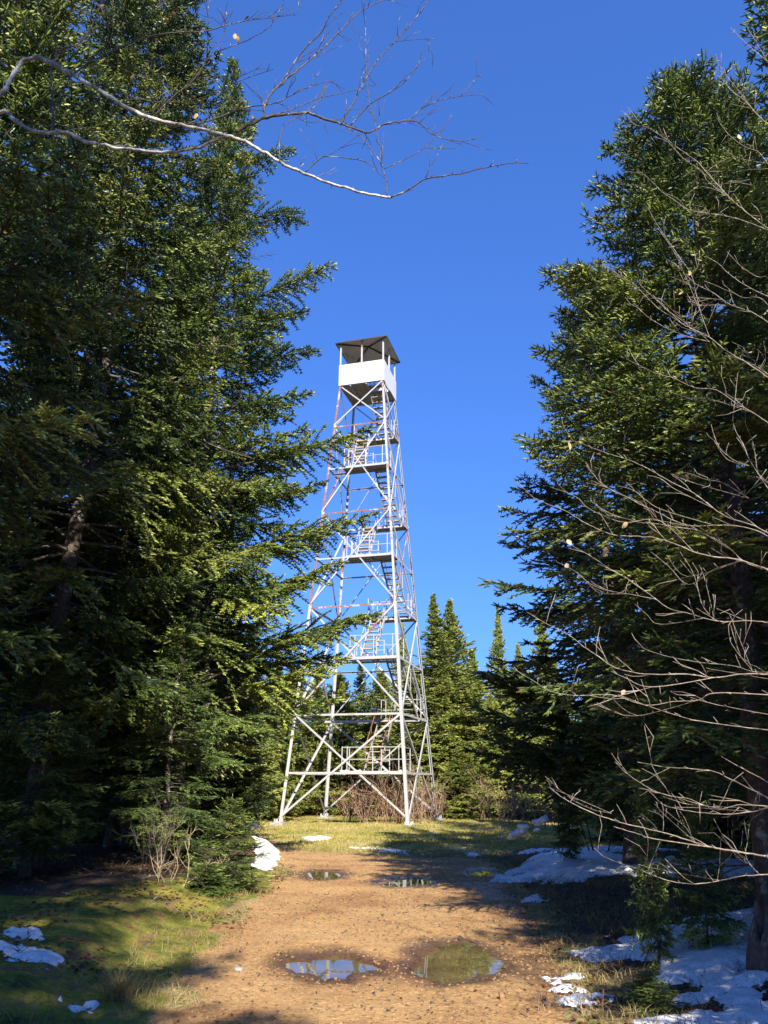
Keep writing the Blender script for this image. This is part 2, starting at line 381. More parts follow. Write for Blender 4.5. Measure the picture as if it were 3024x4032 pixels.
# wet shady mud along the right of the track
mud = poly([(1090, 2060), (1190, 2060), (1240, 2110), (1220, 2150), (1110, 2120), (1060, 2110)])
mud2 = poly([(960, 1905), (1090, 1900), (1180, 1985), (1190, 2050), (1120, 2030), (1060, 1975), (990, 1930)])
WET = np.maximum(WET, 0.75 * np.maximum(sst(-0.2, 0.3, sdist(mud, XX, YY) + (fbm(XX * 2, YY * 2, 41) - 0.5) * 0.8), sst(-0.2, 0.3, sdist(mud2, XX, YY) + (fbm(XX * 2, YY * 2, 42) - 0.5) * 0.8)))
V = np.stack([XX, YY, Z], -1).reshape(-1, 3); ny, nx = XX.shape
ii = (np.arange(ny - 1)[:, None] * nx + np.arange(nx - 1)[None, :]).reshape(-1)
Fq = np.stack([ii, ii + 1, ii + nx + 1, ii + nx], -1)
def submesh(name, sel):
    F = Fq[sel]; u, inv = np.unique(F.ravel(), return_inverse=True)
    return mesh_np(name, V[u], inv.reshape(-1, 4), M['ground'], attr={'path': pathm.ravel()[u], 'lawn': lawn.ravel()[u], 'moss': moss.ravel()[u], 'wet': WET.ravel()[u]}, smooth=True)
fp = pathm.ravel()[Fq].mean(1) > 0.5; fl = (lawn.ravel()[Fq].mean(1) > 0.6) & ~fp & (V[Fq[:, 0], 1] > 16); fm = (moss.ravel()[Fq].mean(1) > 0.5) & ~fp & ~fl
tag(submesh('ground', ~(fp | fl | fm)), 'dark forest floor of soil, needles and leaf litter beside the track', kind='structure')
tag(submesh('path', fp), 'orange brown dirt track running to the clearing', kind='structure')
tag(submesh('lawn', fl), 'sunlit patchy grass clearing under the tower', kind='structure')
tag(submesh('moss_bank', fm), 'bright green mossy bank left of the track', kind='structure')

for (nm, dp, lab), P in zip(puddles, pud_polys):
    c = P.mean(0); zz = tower_z(c[1]) - 0.0
    ring = c + (P - c) * 1.22
    # water level: a little under the rim found on the ground
    rim = np.array([gz(*(c + (p - c) * 1.0)) for p in P]); lvl = float(np.percentile(rim, 35)) - 0.008
    m = 10; t = np.linspace(0.0, 1, m)[1:]
    pts = [c]; 
    dense = []
    for i in range(len(ring)):
        a, b2 = ring[i], ring[(i + 1) % len(ring)]
        for q in range(4): dense.append(a + (b2 - a) * q / 4)
    dense = np.array(dense)
    Vw = np.vstack([np.append(c, lvl), np.column_stack([dense, np.full(len(dense), lvl)])])
    k = len(dense); T = [(0, 1 + i, 1 + (i + 1) % k) for i in range(k)]
    tag(mesh_np(nm, Vw, np.array(T), M['water']), lab, kind='structure')

# ---------------------------------------------------------------- snow
def snow_patch(name, label, dpts, thick=0.07, res=0.04, seed=0, brk=0.6, world=False):
    sh = 0 if dpts[0][1] < 1950 else (36 if dpts[0][0] < 800 else 20)     # the banks stand a little above the track
    P = np.array(dpts, float) if world else poly([(a, b_ + sh) for a, b_ in dpts])
    x0, y0 = P.min(0) - 0.4; x1, y1 = P.max(0) + 0.4
    xs = np.arange(x0, x1, res); ys = np.arange(y0, y1, res)
    X, Y = np.meshgrid(xs, ys); s = sdist(P, X, Y)
    f = s + (fbm(X * 1.4, Y * 2.2, 60 + seed, 5) - 0.55) * brk * 2.2 + (fbm(X * 6, Y * 9, 70 + seed, 3) - 0.5) * 0.7 * brk
    f = f - 0.16 * brk * (fbm(X * 14, Y * 18, 95 + seed, 3) > .60)
    th = thick * .6 * (1 - np.exp(-np.clip(f, 0, None) * 5)) - 0.03 * (f <= 0) + 0.05 * sst(0.05, .5, f) * (fbm(X * 3.5, Y * 3.5, 80 + seed) - .3) + .016 * sst(0, .2, f) * fbm(X * 16, Y * 16, 85 + seed)
    Zs = ground_parts(X, Y)[0] + th + 0.012 * sst(0, .1, f)
    ny, nx = X.shape; i = (np.arange(ny - 1)[:, None] * nx + np.arange(nx - 1)[None, :]).reshape(-1)
    F = np.stack([i, i + 1, i + nx + 1, i + nx], -1); keep = (f.ravel()[F] > -0.04).any(1); F = F[keep]
    if not len(F): return
    u, inv = np.unique(F.ravel(), return_inverse=True)
    VV = np.stack([X, Y, Zs], -1).reshape(-1, 3)[u]
    tag(mesh_np('snow', VV, inv.reshape(-1, 4), M['snow'], smooth=True), label, kind='stuff')
snow_patch('snow', 'smooth snow bank on the mossy hump at the left edge of the track', [(540, 1884), (548, 1835), (575, 1826), (600, 1850), (606, 1872), (570, 1888)], 0.06, 0.035, 1, 0.12)
snow_patch('snow', 'melting snow strip on the sunlit lawn before the tower', [(648, 1812), (680, 1806), (712, 1807), (714, 1813), (680, 1820), (655, 1817)], 0.05, 0.05, 2, 0.25)
snow_patch('snow', 'broken snow strip on the lawn edge in the middle', [(765, 1830), (800, 1828), (842, 1833), (870, 1839), (898, 1840), (905, 1848), (870, 1851), (840, 1846), (800, 1838)], 0.05, 0.05, 3, 0.45)
snow_patch('snow', 'small snow streak in tree shade on the right of the lawn', [(998, 1843), (1035, 1844), (1042, 1850), (1020, 1852)], 0.04, 0.05, 4, 0.2)
snow_patch('snow', 'wide blue-shaded snow patch beneath the dark right spruce', [(1080, 1908), (1120, 1880), (1180, 1862), (1260, 1858), (1330, 1870), (1420, 1880), (1659, 1895), (1800, 1925), (1659, 1925), (1400, 1925), (1260, 1925), (1190, 1915)], 0.10, 0.05, 5, 0.7)
snow_patch('snow', 'far snow strip behind the lower right spruce boughs', [(1130, 1856), (1250, 1848), (1350, 1840), (1480, 1850), (1400, 1860), (1250, 1862)], 0.06, 0.06, 6, 0.6)
snow_patch('snow', 'little crumbs of snow on the shaded right verge', [(1118, 1945), (1160, 1936), (1190, 1948), (1175, 1958), (1130, 1956)], 0.04, 0.035, 7, 0.35)
snow_patch('snow', 'largest near snow patch under the right trees', [(1255, 2055), (1320, 2012), (1380, 2006), (1460, 2012), (1560, 1998), (1680, 1995), (1720, 2120), (1640, 2160), (1540, 2150), (1440, 2110), (1380, 2080), (1320, 2062)], 0.09, 0.035, 8, 0.5)
snow_patch('snow', 'snow in the bottom right corner of the forest floor', [(1450, 2195), (1520, 2160), (1620, 2158), (1720, 2170), (1720, 2260), (1480, 2260)], 0.05, 0.03, 9, 0.6)
snow_patch('snow', 'thin crumbling snow fingers on the shaded right verge', [(1180, 2105), (1260, 2085), (1300, 2100), (1320, 2135), (1290, 2150), (1230, 2140)], 0.03, 0.03, 10, 0.45)
snow_patch('snow', 'grey snow lace over the moss at the left edge', [(-60, 2062), (40, 2050), (130, 2052), (235, 2076), (170, 2100), (100, 2118), (70, 2150), (20, 2130), (-60, 2120)], 0.03, 0.022, 11, 0.95)

# ---------------------------------------------------------------- spruce trees
def unit(v): return v / (np.linalg.norm(v, axis=-1, keepdims=True) + 1e-12)
def needles(P, D, L, K, nl, w, rng, tint, body=0.010):
    """bottle-brush shoots: a small spindle of packed needles with free needles standing out of it"""
    n = len(P)
    a = np.where(np.abs(D[:, 2:3]) < 0.8, np.array([[0, 0, 1.0]]), np.array([[1.0, 0, 0]]))
    U = unit(np.cross(D, a)); Wv = np.cross(D, U)
    ph0 = rng.random((n, 1)) * 6.28
    s = (np.arange(K)[None, :] + rng.random((n, K))) / K
    ph = np.arange(K)[None, :] * 2.39996 + ph0 + rng.normal(0, .3, (n, K))
    rad = np.cos(ph)[..., None] * U[:, None] + np.sin(ph)[..., None] * Wv[:, None]
    tan = -np.sin(ph)[..., None] * U[:, None] + np.cos(ph)[..., None] * Wv[:, None]
    base = P[:, None] + D[:, None] * (s * L[:, None])[..., None]
    tip = base + (D[:, None] * 0.75 + rad * 0.8) * nl * (1.12 - 0.35 * s[..., None])
    b0 = base - tan * w / 2 - D[:, None] * w * .5; b1 = base + tan * w / 2 + D[:, None] * w * .5
    V = np.stack([b0, b1, tip], 2).reshape(-1, 3)
    T = np.arange(len(V)).reshape(-1, 3)
    # spindle: base, ring of 3, ring of 3, tip
    r = body * rng.uniform(.8, 1.2, (n, 1)); ring = []
    for t, k in ((.22, 1.0), (.78, .8)):
        for q in range(3):
            an = ph0 + q * 2.0944 + (.5 if t > .5 else 0)
            ring.append(P + D * L[:, None] * t + (np.cos(an) * U + np.sin(an) * Wv) * r * k)
    B = np.stack([P - D * .004] + ring + [P + D * (L[:, None] + body * .6)], 1)
    F = np.array([(0, 2, 1), (0, 3, 2), (0, 1, 3), (1, 2, 4), (2, 5, 4), (2, 3, 5), (3, 6, 5), (3, 1, 6), (1, 4, 6), (4, 5, 7), (5, 6, 7), (6, 4, 7)])
    TB = (np.arange(n)[:, None, None] * 8 + F[None]).reshape(-1, 3) + len(V)
    return np.vstack([V, B.reshape(-1, 3)]), np.vstack([T, TB]), np.concatenate([np.repeat(np.clip(tint + .04, 0, 1), K * 3), np.repeat(tint, 8)])

def branch_curve(L, az, z0, e0, droop, r0, m, rng, bend=0.0):
    u = np.linspace(0, 1, m)
    r = r0 + L * u * math.cos(min(abs(e0), 1.2))
    z = z0 + L * (math.sin(e0) * u - droop * u ** 1.6 + droop * 0.55 * u ** 4)
    a = az + bend * u ** 2
    wob = rng.normal(0, 0.02 * L, (2,))
    return np.stack([r * np.cos(a) + wob[0] * u * u, r * np.sin(a) + wob[1] * u * u, z], -1)

def make_spruce(name, H, R, clear, seed, K=10, nl=0.02, nw=0.006, dz=0.42, nper=5, sec=0.14, ter=0.10, shoot=(0.06, 0.13),
                custom=(), lean=(0, 0), mat='needle', prof=0.8, droop=0.28, dead=40, trunk_r=None, inner=0.3, thin=0.0, tw=True, conetop=1.0, body=.01, jag=.0):
    rng = np.random.default_rng(seed); rnd = random.Random(seed)
    wood = MB()
    tr = trunk_r or H * 0.0125
    zz = np.linspace(-0.35, H, 26)
    def ax(z):
        t = np.clip(np.asarray(z) / H, 0, 1); return np.stack([lean[0] * t ** 1.3 + 0.05 * np.sin(np.asarray(z) * .9 + seed), lean[1] * t ** 1.3 + .05 * np.cos(np.asarray(z) * .7 + seed), np.asarray(z) + 0 * t], -1)
    rr = tr * (1 - zz / H * 0.97) ** 0.9 + tr * .6 * np.exp(-np.clip(zz, 0, None) * 3.5); rr = np.maximum(rr, 0.006)
    wood.tube(ax(zz), rr, 10)
    SP, SD, SL, ST = [], [], [], []
    brs = []
    z = clear
    while z < H - 0.15:
        t = (H - z) / (H - clear)
        Lb = R * min(1.0, conetop * t ** prof * 1.12)
        k = nper if z < H * .9 else nper - 1
        a0 = rng.random() * 6.28
        for j in range(k):
            if rng.random() < thin: continue
            L = Lb * rng.uniform(0.62 - jag * .4, 1.12 + jag * .3) + 0.08
            if t > 0.9: L *= rng.uniform(0.6, 1)
            brs.append((z + rng.uniform(-.18, .18) * dz * 2, a0 + j * 6.28 / k + rng.normal(0, .25), L, t, None))
        z += dz * (0.55 + 0.6 * t)
    for c in custom: brs.append((c[0], c[1], c[2], 0.5, c[3] if len(c) > 3 else None))
    for (z0, az, L, t, dr) in brs:
        e0 = math.radians(48 * (1 - t) ** 1.5 + 6 - 10 * t + rng.normal(0, 5))
        d = (droop * (0.4 + t) + rng.normal(0, .05)) if dr is None else dr
        c0 = ax(z0); m = 9
        C = branch_curve(L, az, 0, e0, d, 0.0, m, rng, rng.normal(0, .15)) + c0
        br = 0.006 + L * 0.0085
        wood.tube(C, np.linspace(br, 0.003, m), 4, False)
        seg = np.diff(C, axis=0); sl_ = np.linalg.norm(seg, axis=1); Ltot = sl_.sum(); cum = np.concatenate([[0], np.cumsum(sl_)]) / Ltot
        if dr is None and z0 < H * .7 and rng.random() < .07: tone = 9.0
        else: tone = rng.normal(0, 0.14)
        if tone > 5:      # a dead bough keeps only bare side twigs
            for q in range(int(L * 12)):
                k = rng.integers(3, m - 1); d_ = unit(unit(seg[k]) + rng.normal(0, .6, 3)); pe = C[k] + d_ * rng.uniform(.15, .5)
                wood.tube(np.array([C[k], (C[k] + pe) / 2 + rng.normal(0, .015, 3), pe]), [.005, .004, .002], 3, False)
            continue
        ns = max(3, int(Ltot * (1 - inner) / (sec * (.7 if dr is not None else 1))))
        us = inner + (1 - inner) * (np.arange(ns) + rng.random(ns) * .8) / ns
        for side in (-1, 1):
            u = np.clip(us + rng.normal(0, .02, ns), 0, .985)
            p = np.stack([np.interp(u, cum, C[:, i]) for i in range(3)], -1)
            idx = np.clip(np.searchsorted(cum, u) - 1, 0, m - 2); T = unit(seg[idx])
            nb = unit(np.cross(np.cross(T, np.array([0, 0, 1.0])), T))    # up normal of the branch
            sd_ = np.cross(T, nb) * side
            ang = np.radians(rng.uniform(30, 70, ns))[:, None]
            dr_ = unit(T * np.cos(ang) + sd_ * np.sin(ang) + nb * rng.normal(-0.08, .26, ns)[:, None])
            ls = (1 - u) * Ltot * rng.uniform(.2, .62, ns) + rng.uniform(.08, .2, ns) * min(1, L / .9); ls = np.minimum(ls, (0.35 if dr is None else .22) * Ltot + .15)
            for q in range(ns):
                nt_ = max(1, int(ls[q] / ter)); v = (np.arange(nt_) + .35) / nt_
                sag = np.array([0, 0, -1.0]) * 0.18 * ls[q]
                pts = p[q] + dr_[q] * (v * ls[q])[:, None] + sag * (v ** 2)[:, None]
                if tw and ls[q] > .22:
                    e = p[q] + dr_[q] * ls[q] + sag; mid_ = p[q] + dr_[q] * ls[q] * .5 + sag * .25
                    wood.tube(np.array([p[q], mid_, e]), [0.005, .004, .002], 3, False)
                s2 = np.cross(dr_[q], nb[q])
                for sg in (-1, 1):
                    an = np.radians(rng.uniform(32, 60, nt_))[:, None]
                    dd = unit(dr_[q] * np.cos(an) + sg * s2 * np.sin(an) + nb[q] * rng.normal(0.05, .22, nt_)[:, None])
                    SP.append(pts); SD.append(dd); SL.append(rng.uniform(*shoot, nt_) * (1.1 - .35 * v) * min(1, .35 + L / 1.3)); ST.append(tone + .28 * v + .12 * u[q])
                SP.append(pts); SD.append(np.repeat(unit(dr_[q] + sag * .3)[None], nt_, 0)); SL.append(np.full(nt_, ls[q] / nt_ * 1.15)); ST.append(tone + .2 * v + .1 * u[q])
        nn = max(3, int(Ltot * (1 - inner) / ter)); u = np.linspace(inner, 1, nn); p = np.stack([np.interp(u, cum, C[:, i]) for i in range(3)], -1)
        idx = np.clip(np.searchsorted(cum, u) - 1, 0, m - 2); T = unit(seg[idx] + rng.normal(0, .02, (nn, 3)))
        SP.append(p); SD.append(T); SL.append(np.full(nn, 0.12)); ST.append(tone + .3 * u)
    # leader
    nn = 8; SP.append(ax(np.linspace(H - .5, H - .02, nn))); SD.append(unit(np.array([[0, 0, 1.0]]) + rng.normal(0, .05, (nn, 3)))); SL.append(np.full(nn, .1)); ST.append(np.full(nn, .3))
    for i in range(dead):   # bare dead twigs low on the trunk
        z0 = rng.uniform(0.5, max(clear * 1.3, 1.0) + 1.5); az = rng.random() * 6.28; L = rng.uniform(.4, 1.4) * min(1, R / 2)
        C = branch_curve(L, az, 0, math.radians(rng.uniform(-15, 10)), .2, 0, 5, rng) + ax(z0)
        wood.tube(C, np.linspace(.011, .003, 5), 3, False)
        for q in range(int(L * 7)):
            u = rng.uniform(.2, 1); k = min(3, int(u * 4)); p0 = C[k] + (C[k + 1] - C[k]) * (u * 4 - k)
            d_ = unit(C[k + 1] - C[k] + rng.normal(0, .012 + .1 * L, 3)); wood.tube(np.array([p0, p0 + d_ * rng.uniform(.1, .35)]), [.004, .002], 3, False)
    SP = np.concatenate(SP); SD = np.concatenate(SD); SL = np.concatenate(SL)
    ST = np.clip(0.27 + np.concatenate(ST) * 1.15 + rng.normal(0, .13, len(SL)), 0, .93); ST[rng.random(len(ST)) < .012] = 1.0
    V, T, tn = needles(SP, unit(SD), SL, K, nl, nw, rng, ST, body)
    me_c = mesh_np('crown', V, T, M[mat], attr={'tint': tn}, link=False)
    me_t = wood.build('trunk', M['bark'], smooth=True, link=False)
    return me_t, me_c, len(T)

def plant(meshes, name, label, cat, x, y, rz=0, s=1.0, sz=None, group=None, z=None, tilt=(0, 0)):
    o = empty(name, (x, y, (gz(x, y) if z is None else z)), rz); o.scale = (s, s, sz or s); o.rotation_euler = (tilt[0], tilt[1], rz)
    tag(o, label, cat, group)
    a = obj('trunk', meshes[0], o); b = obj('crown', meshes[1], o)
    return o
NEAR_L = make_spruce('near_left', 21.0, 2.7, 2.2, 11, nl=.023, nw=.0075, body=.0135, K=9, dz=.38, nper=8, sec=.10, ter=.072, thin=.12, jag=.3,
    custom=[(12.4, 0.05, 3.3, -.05), (12.2, 0.5, 2.6, .0), (8.0, -.05, 4.2, .12), (8.2, .2, 3.0, .15), (5.9, 0.02, 4.3, .12), (5.6, -.2, 3.3, .14), (3.7, .05, 4.3, .05), (3.2, -.1, 4.0, .06), (3.5, .3, 3.4, .06), (4.4, 0.2, 3.3, .08), (2.7, .0, 3.7, .06), (11.0, .1, 2.6, .1), (15.0, 0.1, 2.5, -.1), (16.8, 0, 1.9, -.1), (9.6, -.3, 2.6, .1), (6.8, 0, 3.1, .12), (2.3, .1, 3.3, .0), (4.9, 0.0, 3.4, .1)],
    lean=(-.2, 0), droop=.24, trunk_r=.15)
NEAR_R = make_spruce('near_right', 11.3, 2.35, 1.8, 23, K=14, nl=.019, nw=.0052, body=.0100, dz=.31, nper=8, sec=.092, ter=.068, shoot=(.05, .13), lean=(.5, .2), droop=.12, prof=.58, thin=.06, jag=.25,
    custom=[(6.9, 3.1, 2.1, -.15), (6.2, 3.0, 2.2, -.1), (6.6, 3.5, 2.2, -.1), (7.3, 2.7, 1.9, -.15), (5.2, 3.2, 2.2, 0), (9.4, 3.1, 1.2, -.3), (6.4, 2.2, 2.0, -.1), (5.0, 2.6, 2.3, .1), (5.6, 3.7, 2.2, .1), (10.2, 3.0, .9, -.4), (10.0, 4.0, .9, -.4), (9.8, 2.2, .9, -.4)], trunk_r=.14)
MID_R = make_spruce('mid_right', 12.3, 2.4, 1.3, 37, K=9, nl=.023, nw=.0075, body=.0135, dz=.36, nper=8, sec=.105, ter=.078, droop=.30, prof=.7, mat='needle_dark', thin=.2, jag=.3,
    custom=[(1.9, 3.0, 3.0, .22), (1.5, 3.25, 3.0, .18), (2.3, 3.1, 2.9, .22), (1.3, 2.85, 2.8, .12), (2.8, 3.3, 2.8, .25), (1.2, 3.5, 2.7, .12), (1.7, 3.0, 2.3, .28), (1.5, 3.3, 2.2, .25), (2.1, 2.8, 2.4, .3), (3.0, 3.1, 2.5, .3), (5.6, 3.1, 2.1, .25), (6.6, 3.2, 1.8, .2), (4.5, 3.2, 2.3, .3), (1.6, 3.7, 2.0, .3), (1.9, 4.2, 1.9, .3)], trunk_r=.15)
SHADE = make_spruce('side', 18.0, 3.0, 1.9, 51, K=5, nl=.03, nw=.012, body=.019, dz=.42, nper=7, sec=.15, ter=.115, shoot=(.08, .17), droop=.26, dead=90, trunk_r=.13, thin=.2, jag=.3)
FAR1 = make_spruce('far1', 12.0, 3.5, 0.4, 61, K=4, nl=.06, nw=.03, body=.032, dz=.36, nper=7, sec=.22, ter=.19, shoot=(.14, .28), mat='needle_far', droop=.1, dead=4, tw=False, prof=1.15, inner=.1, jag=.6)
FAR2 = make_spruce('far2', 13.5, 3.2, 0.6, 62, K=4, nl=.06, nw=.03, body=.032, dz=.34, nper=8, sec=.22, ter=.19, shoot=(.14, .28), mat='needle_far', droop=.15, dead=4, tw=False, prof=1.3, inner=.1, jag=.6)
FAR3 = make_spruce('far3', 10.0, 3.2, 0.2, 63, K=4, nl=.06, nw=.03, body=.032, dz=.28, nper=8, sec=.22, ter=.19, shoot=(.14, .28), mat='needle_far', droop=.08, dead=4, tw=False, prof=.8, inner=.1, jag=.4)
SAP = make_spruce('sapling', 1.5, .75, .05, 71, K=8, nl=.018, nw=.006, body=.010, dz=.14, nper=7, sec=.09, ter=.065, shoot=(.05, .1), droop=.05, dead=0, trunk_r=.02, inner=.1)
SAP2 = make_spruce('sapling2', 3.2, 1.1, .15, 72, K=7, nl=.02, nw=.007, body=.011, dz=.19, nper=6, sec=.10, ter=.08, shoot=(.06, .12), droop=.2, dead=6, trunk_r=.035, inner=.15)
print('TRIS', [m[2] for m in (NEAR_L, NEAR_R, MID_R, SHADE, FAR1, FAR2, FAR3, SAP, SAP2)])

C_ = 'spruce tree'
plant(NEAR_L, 'spruce_tree', 'tall spruce left of the track whose long boughs reach across the tower', C_, -4.15, 16.3)
plant(NEAR_L, 'spruce_tree', 'very tall spruce with a lichen-spotted leaning trunk at the left, filling the upper left', C_, -5.5, 12.9, 2.5, 1.06, 1.2, group='left wood')
plant(NEAR_R, 'spruce_tree', 'nearest right spruce whose pointed top stands highest against the sky at right', C_, 3.8, 8.1, 0, 1.0, .98)
plant(MID_R, 'spruce_tree', 'dark spruce right of the track with low boughs sweeping over the snow', C_, 4.4, 14.4)
plant(NEAR_R, 'spruce_tree', 'near spruce at the left edge with bright green bough tips', C_, -5.6, 8.0, 2.2, 1.1, 1.45)
LW = 'spruces in the left wood'; RW = 'spruces in the right wood'
for i, (x, y, r, s, lab) in enumerate([(-7.8, 16.5, 1.0, 1.05, 'bushy spruce behind the lichen-spotted leaning trunk'), (-6.3, 20.5, 2.0, 1.0, 'spruce behind the tallest left trees with sky gaps at its foot'),
        (-9.0, 11.5, 3.0, 1.0, 'shaded spruce at the far left picture edge'), (-4.9, 23.0, 4.0, .72, 'smaller spruce in the left wood just behind the reaching boughs'), (-5.9, 18.0, 1.2, .95, 'dense spruce filling the gap between the two tallest left trunks')]):
    plant(SHADE, 'spruce_tree', lab, C_, x, y, r, s, group=LW)
for i, (x, y, r, s, lab) in enumerate([(6.8, 12.0, 1.0, .68, 'dark spruce deep in the right wood behind the highest pointed top'), (6.4, 17.0, 2.4, .62, 'spruce behind the low sweeping boughs at right'),
        (8.8, 15.5, .4, 1.0, 'shaded spruce at the far right picture edge'), (6.3, 9.3, 5.0, .95, 'dark spruce rising at the upper right corner')]):
    plant(SHADE, 'spruce_tree', lab, C_, x + (.9 if i == 3 else 0), y, r, s, group=RW)
for i, (x, y, m, s) in enumerate([(-11.5, 15, SHADE, 1), (-10.5, 20, SHADE, .9), (-8.5, 25, FAR2, 1.1), (-13, 25, SHADE, .9), (-6.8, 28, FAR1, .95), (-10, 31, FAR2, 1.1), (-15, 20, SHADE, 1),
                     (11, 19, SHADE, .9), (9.5, 22, FAR2, 1.1), (12, 26, FAR1, 1.2), (8.3, 26, FAR2, .8), (11.5, 12, SHADE, 1), (13, 32, FAR2, 1.1)]):
    left = x < 0
    plant(m, 'spruce_tree', 'spruce half hidden among the crowded trunks of the %s wood' % ('left' if left else 'right'), C_, x, y, i * 1.7, s, group=LW if left else RW)
plant(MID_R, 'spruce_tree', 'low bushy dark spruce in front of the deep left wood', C_, -6.6, 15.2, 1.0, .62, .55, group=LW)
plant(MID_R, 'spruce_tree', 'dark understory spruce at the foot of the reaching left boughs', C_, -3.9, 19.0, 2.6, .6, .5, group=LW)
plant(MID_R, 'spruce_tree', 'shaded understory spruce between the left trunks', C_, -4.9, 17.6, 4.0, .5, .5, group=LW)
plant(MID_R, 'spruce_tree', 'very low dark spruce covering the foot of the tallest left trunk', C_, -5.1, 12.0, 2.2, .42, .30, group=LW)
plant(MID_R, 'spruce_tree', 'low dark spruce behind the pale leafless shrub', C_, -3.7, 13.9, 5.0, .45, .34, group=LW)
# trees behind the camera that shade the verge
for i, (x, y, s) in enumerate([(-3.0, -3.8, 1.0), (.1, -8.0, 1.0), (-.5, -6.8, .95), (-7.5, -6, 1.0), (5.6, 0.5, 1.0), (5.1, 3.3, .7), (9.5, -4, 1.05), (9, 5.5, .9)]):
    plant(SHADE, 'spruce_tree', 'spruce beside the track behind the viewpoint', C_, x, y, i * 2.1, s, s * {0: 1.0, 1: 1.3, 2: 1.15, 4: .68, 5: .85}.get(i, 1), group='spruces behind the viewpoint')
# background row
BG = 'spruces edging the clearing'
def bgt(m, dx, topy, y, r, lab, wid=1.0):
    Hm = {id(FAR1): 12.0, id(FAR2): 13.5, id(FAR3): 10.0}[id(m)]
    p = at(dx, topy, y); gzz = float(tower_z(y)); h = p.z - gzz
    plant(m, 'spruce_tree', lab, C_, p.x, y, r, h / Hm * wid, h / Hm, group=BG, z=gzz - .05)
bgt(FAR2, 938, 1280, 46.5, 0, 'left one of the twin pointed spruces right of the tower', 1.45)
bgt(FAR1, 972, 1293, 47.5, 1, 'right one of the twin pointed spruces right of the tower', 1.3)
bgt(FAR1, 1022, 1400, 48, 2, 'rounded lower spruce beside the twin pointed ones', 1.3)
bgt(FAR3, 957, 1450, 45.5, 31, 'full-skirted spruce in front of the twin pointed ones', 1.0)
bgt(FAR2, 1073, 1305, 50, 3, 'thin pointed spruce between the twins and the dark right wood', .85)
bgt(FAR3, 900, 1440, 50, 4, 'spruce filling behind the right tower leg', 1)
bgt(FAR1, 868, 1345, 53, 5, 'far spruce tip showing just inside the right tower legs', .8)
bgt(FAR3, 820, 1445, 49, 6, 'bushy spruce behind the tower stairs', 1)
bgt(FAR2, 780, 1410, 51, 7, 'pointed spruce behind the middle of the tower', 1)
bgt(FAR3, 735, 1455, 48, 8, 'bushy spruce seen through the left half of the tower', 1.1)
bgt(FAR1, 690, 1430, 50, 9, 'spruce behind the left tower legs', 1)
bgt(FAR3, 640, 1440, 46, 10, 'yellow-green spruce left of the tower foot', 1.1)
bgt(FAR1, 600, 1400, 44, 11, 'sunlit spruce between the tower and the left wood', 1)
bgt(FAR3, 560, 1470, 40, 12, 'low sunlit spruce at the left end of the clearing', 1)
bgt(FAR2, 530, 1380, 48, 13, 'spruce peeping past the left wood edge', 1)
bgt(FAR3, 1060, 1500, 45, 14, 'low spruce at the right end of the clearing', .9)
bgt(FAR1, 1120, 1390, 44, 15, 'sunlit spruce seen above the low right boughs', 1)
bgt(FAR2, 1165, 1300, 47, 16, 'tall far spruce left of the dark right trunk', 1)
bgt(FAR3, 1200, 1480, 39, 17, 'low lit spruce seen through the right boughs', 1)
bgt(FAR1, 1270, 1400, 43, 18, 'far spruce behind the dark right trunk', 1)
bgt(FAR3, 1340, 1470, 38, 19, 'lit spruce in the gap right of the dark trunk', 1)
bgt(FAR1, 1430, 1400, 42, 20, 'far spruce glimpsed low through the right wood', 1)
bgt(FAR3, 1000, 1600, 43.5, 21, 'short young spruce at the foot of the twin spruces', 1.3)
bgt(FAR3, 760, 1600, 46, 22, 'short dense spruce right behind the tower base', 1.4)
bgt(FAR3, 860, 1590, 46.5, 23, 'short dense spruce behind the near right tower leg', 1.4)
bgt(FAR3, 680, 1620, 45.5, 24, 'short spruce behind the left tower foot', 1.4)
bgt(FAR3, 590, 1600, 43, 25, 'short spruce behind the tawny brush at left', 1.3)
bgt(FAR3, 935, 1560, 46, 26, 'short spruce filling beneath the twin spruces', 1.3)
rb = random.Random(5)
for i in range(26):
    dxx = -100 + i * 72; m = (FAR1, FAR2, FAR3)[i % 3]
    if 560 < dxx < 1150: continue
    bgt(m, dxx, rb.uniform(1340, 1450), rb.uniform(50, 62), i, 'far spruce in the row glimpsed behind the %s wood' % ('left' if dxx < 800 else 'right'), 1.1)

# young spruces near the track
x, y = gpt(500, 1935); plant(SAP2, 'young_spruce', 'bright green young spruce at the mossy left edge of the track', 'young spruce', x - .1, y + .2, 0.4, .62, .42)
x, y = gpt(455, 1925); plant(SAP2, 'young_spruce', 'dark young spruce just behind the bright one at left', 'young spruce', x - 1.0, y + 1.5, 2.4, .6, .4)
x, y = gpt(400, 1945); plant(SAP, 'young_spruce', 'tiny low spruce sprig beside the pale bare shrub', 'young spruce', x + .25, y, 2.4, .6, .25)
x, y = gpt(1425, 2105); plant(SAP2, 'young_spruce', 'spindly young spruce standing in the near right snow', 'young spruce', x, y, 1.4, .22, .5)
x, y = gpt(1560, 2110); plant(SAP2, 'young_spruce', 'shaded young spruce by the thick right trunk', 'young spruce', x, y + .2, 3.4, .3, .45)
x, y = gpt(1400, 2185); plant(SAP, 'young_spruce', 'low sprawling spruce seedling at the bottom right', 'young spruce', x, y, 1.0, .34, .18)
x, y = gpt(1240, 1895); plant(SAP2, 'young_spruce', 'slim sapling at the left of the dark right trunk', 'young spruce', x, y + .2, 1.0, .3, .6)
x, y = gpt(60, 1960); plant(SAP2, 'young_spruce', 'young spruce at the left edge beneath the leaning trunk', 'young spruce', x - .9, y - .4, 1.0, .8, .6)
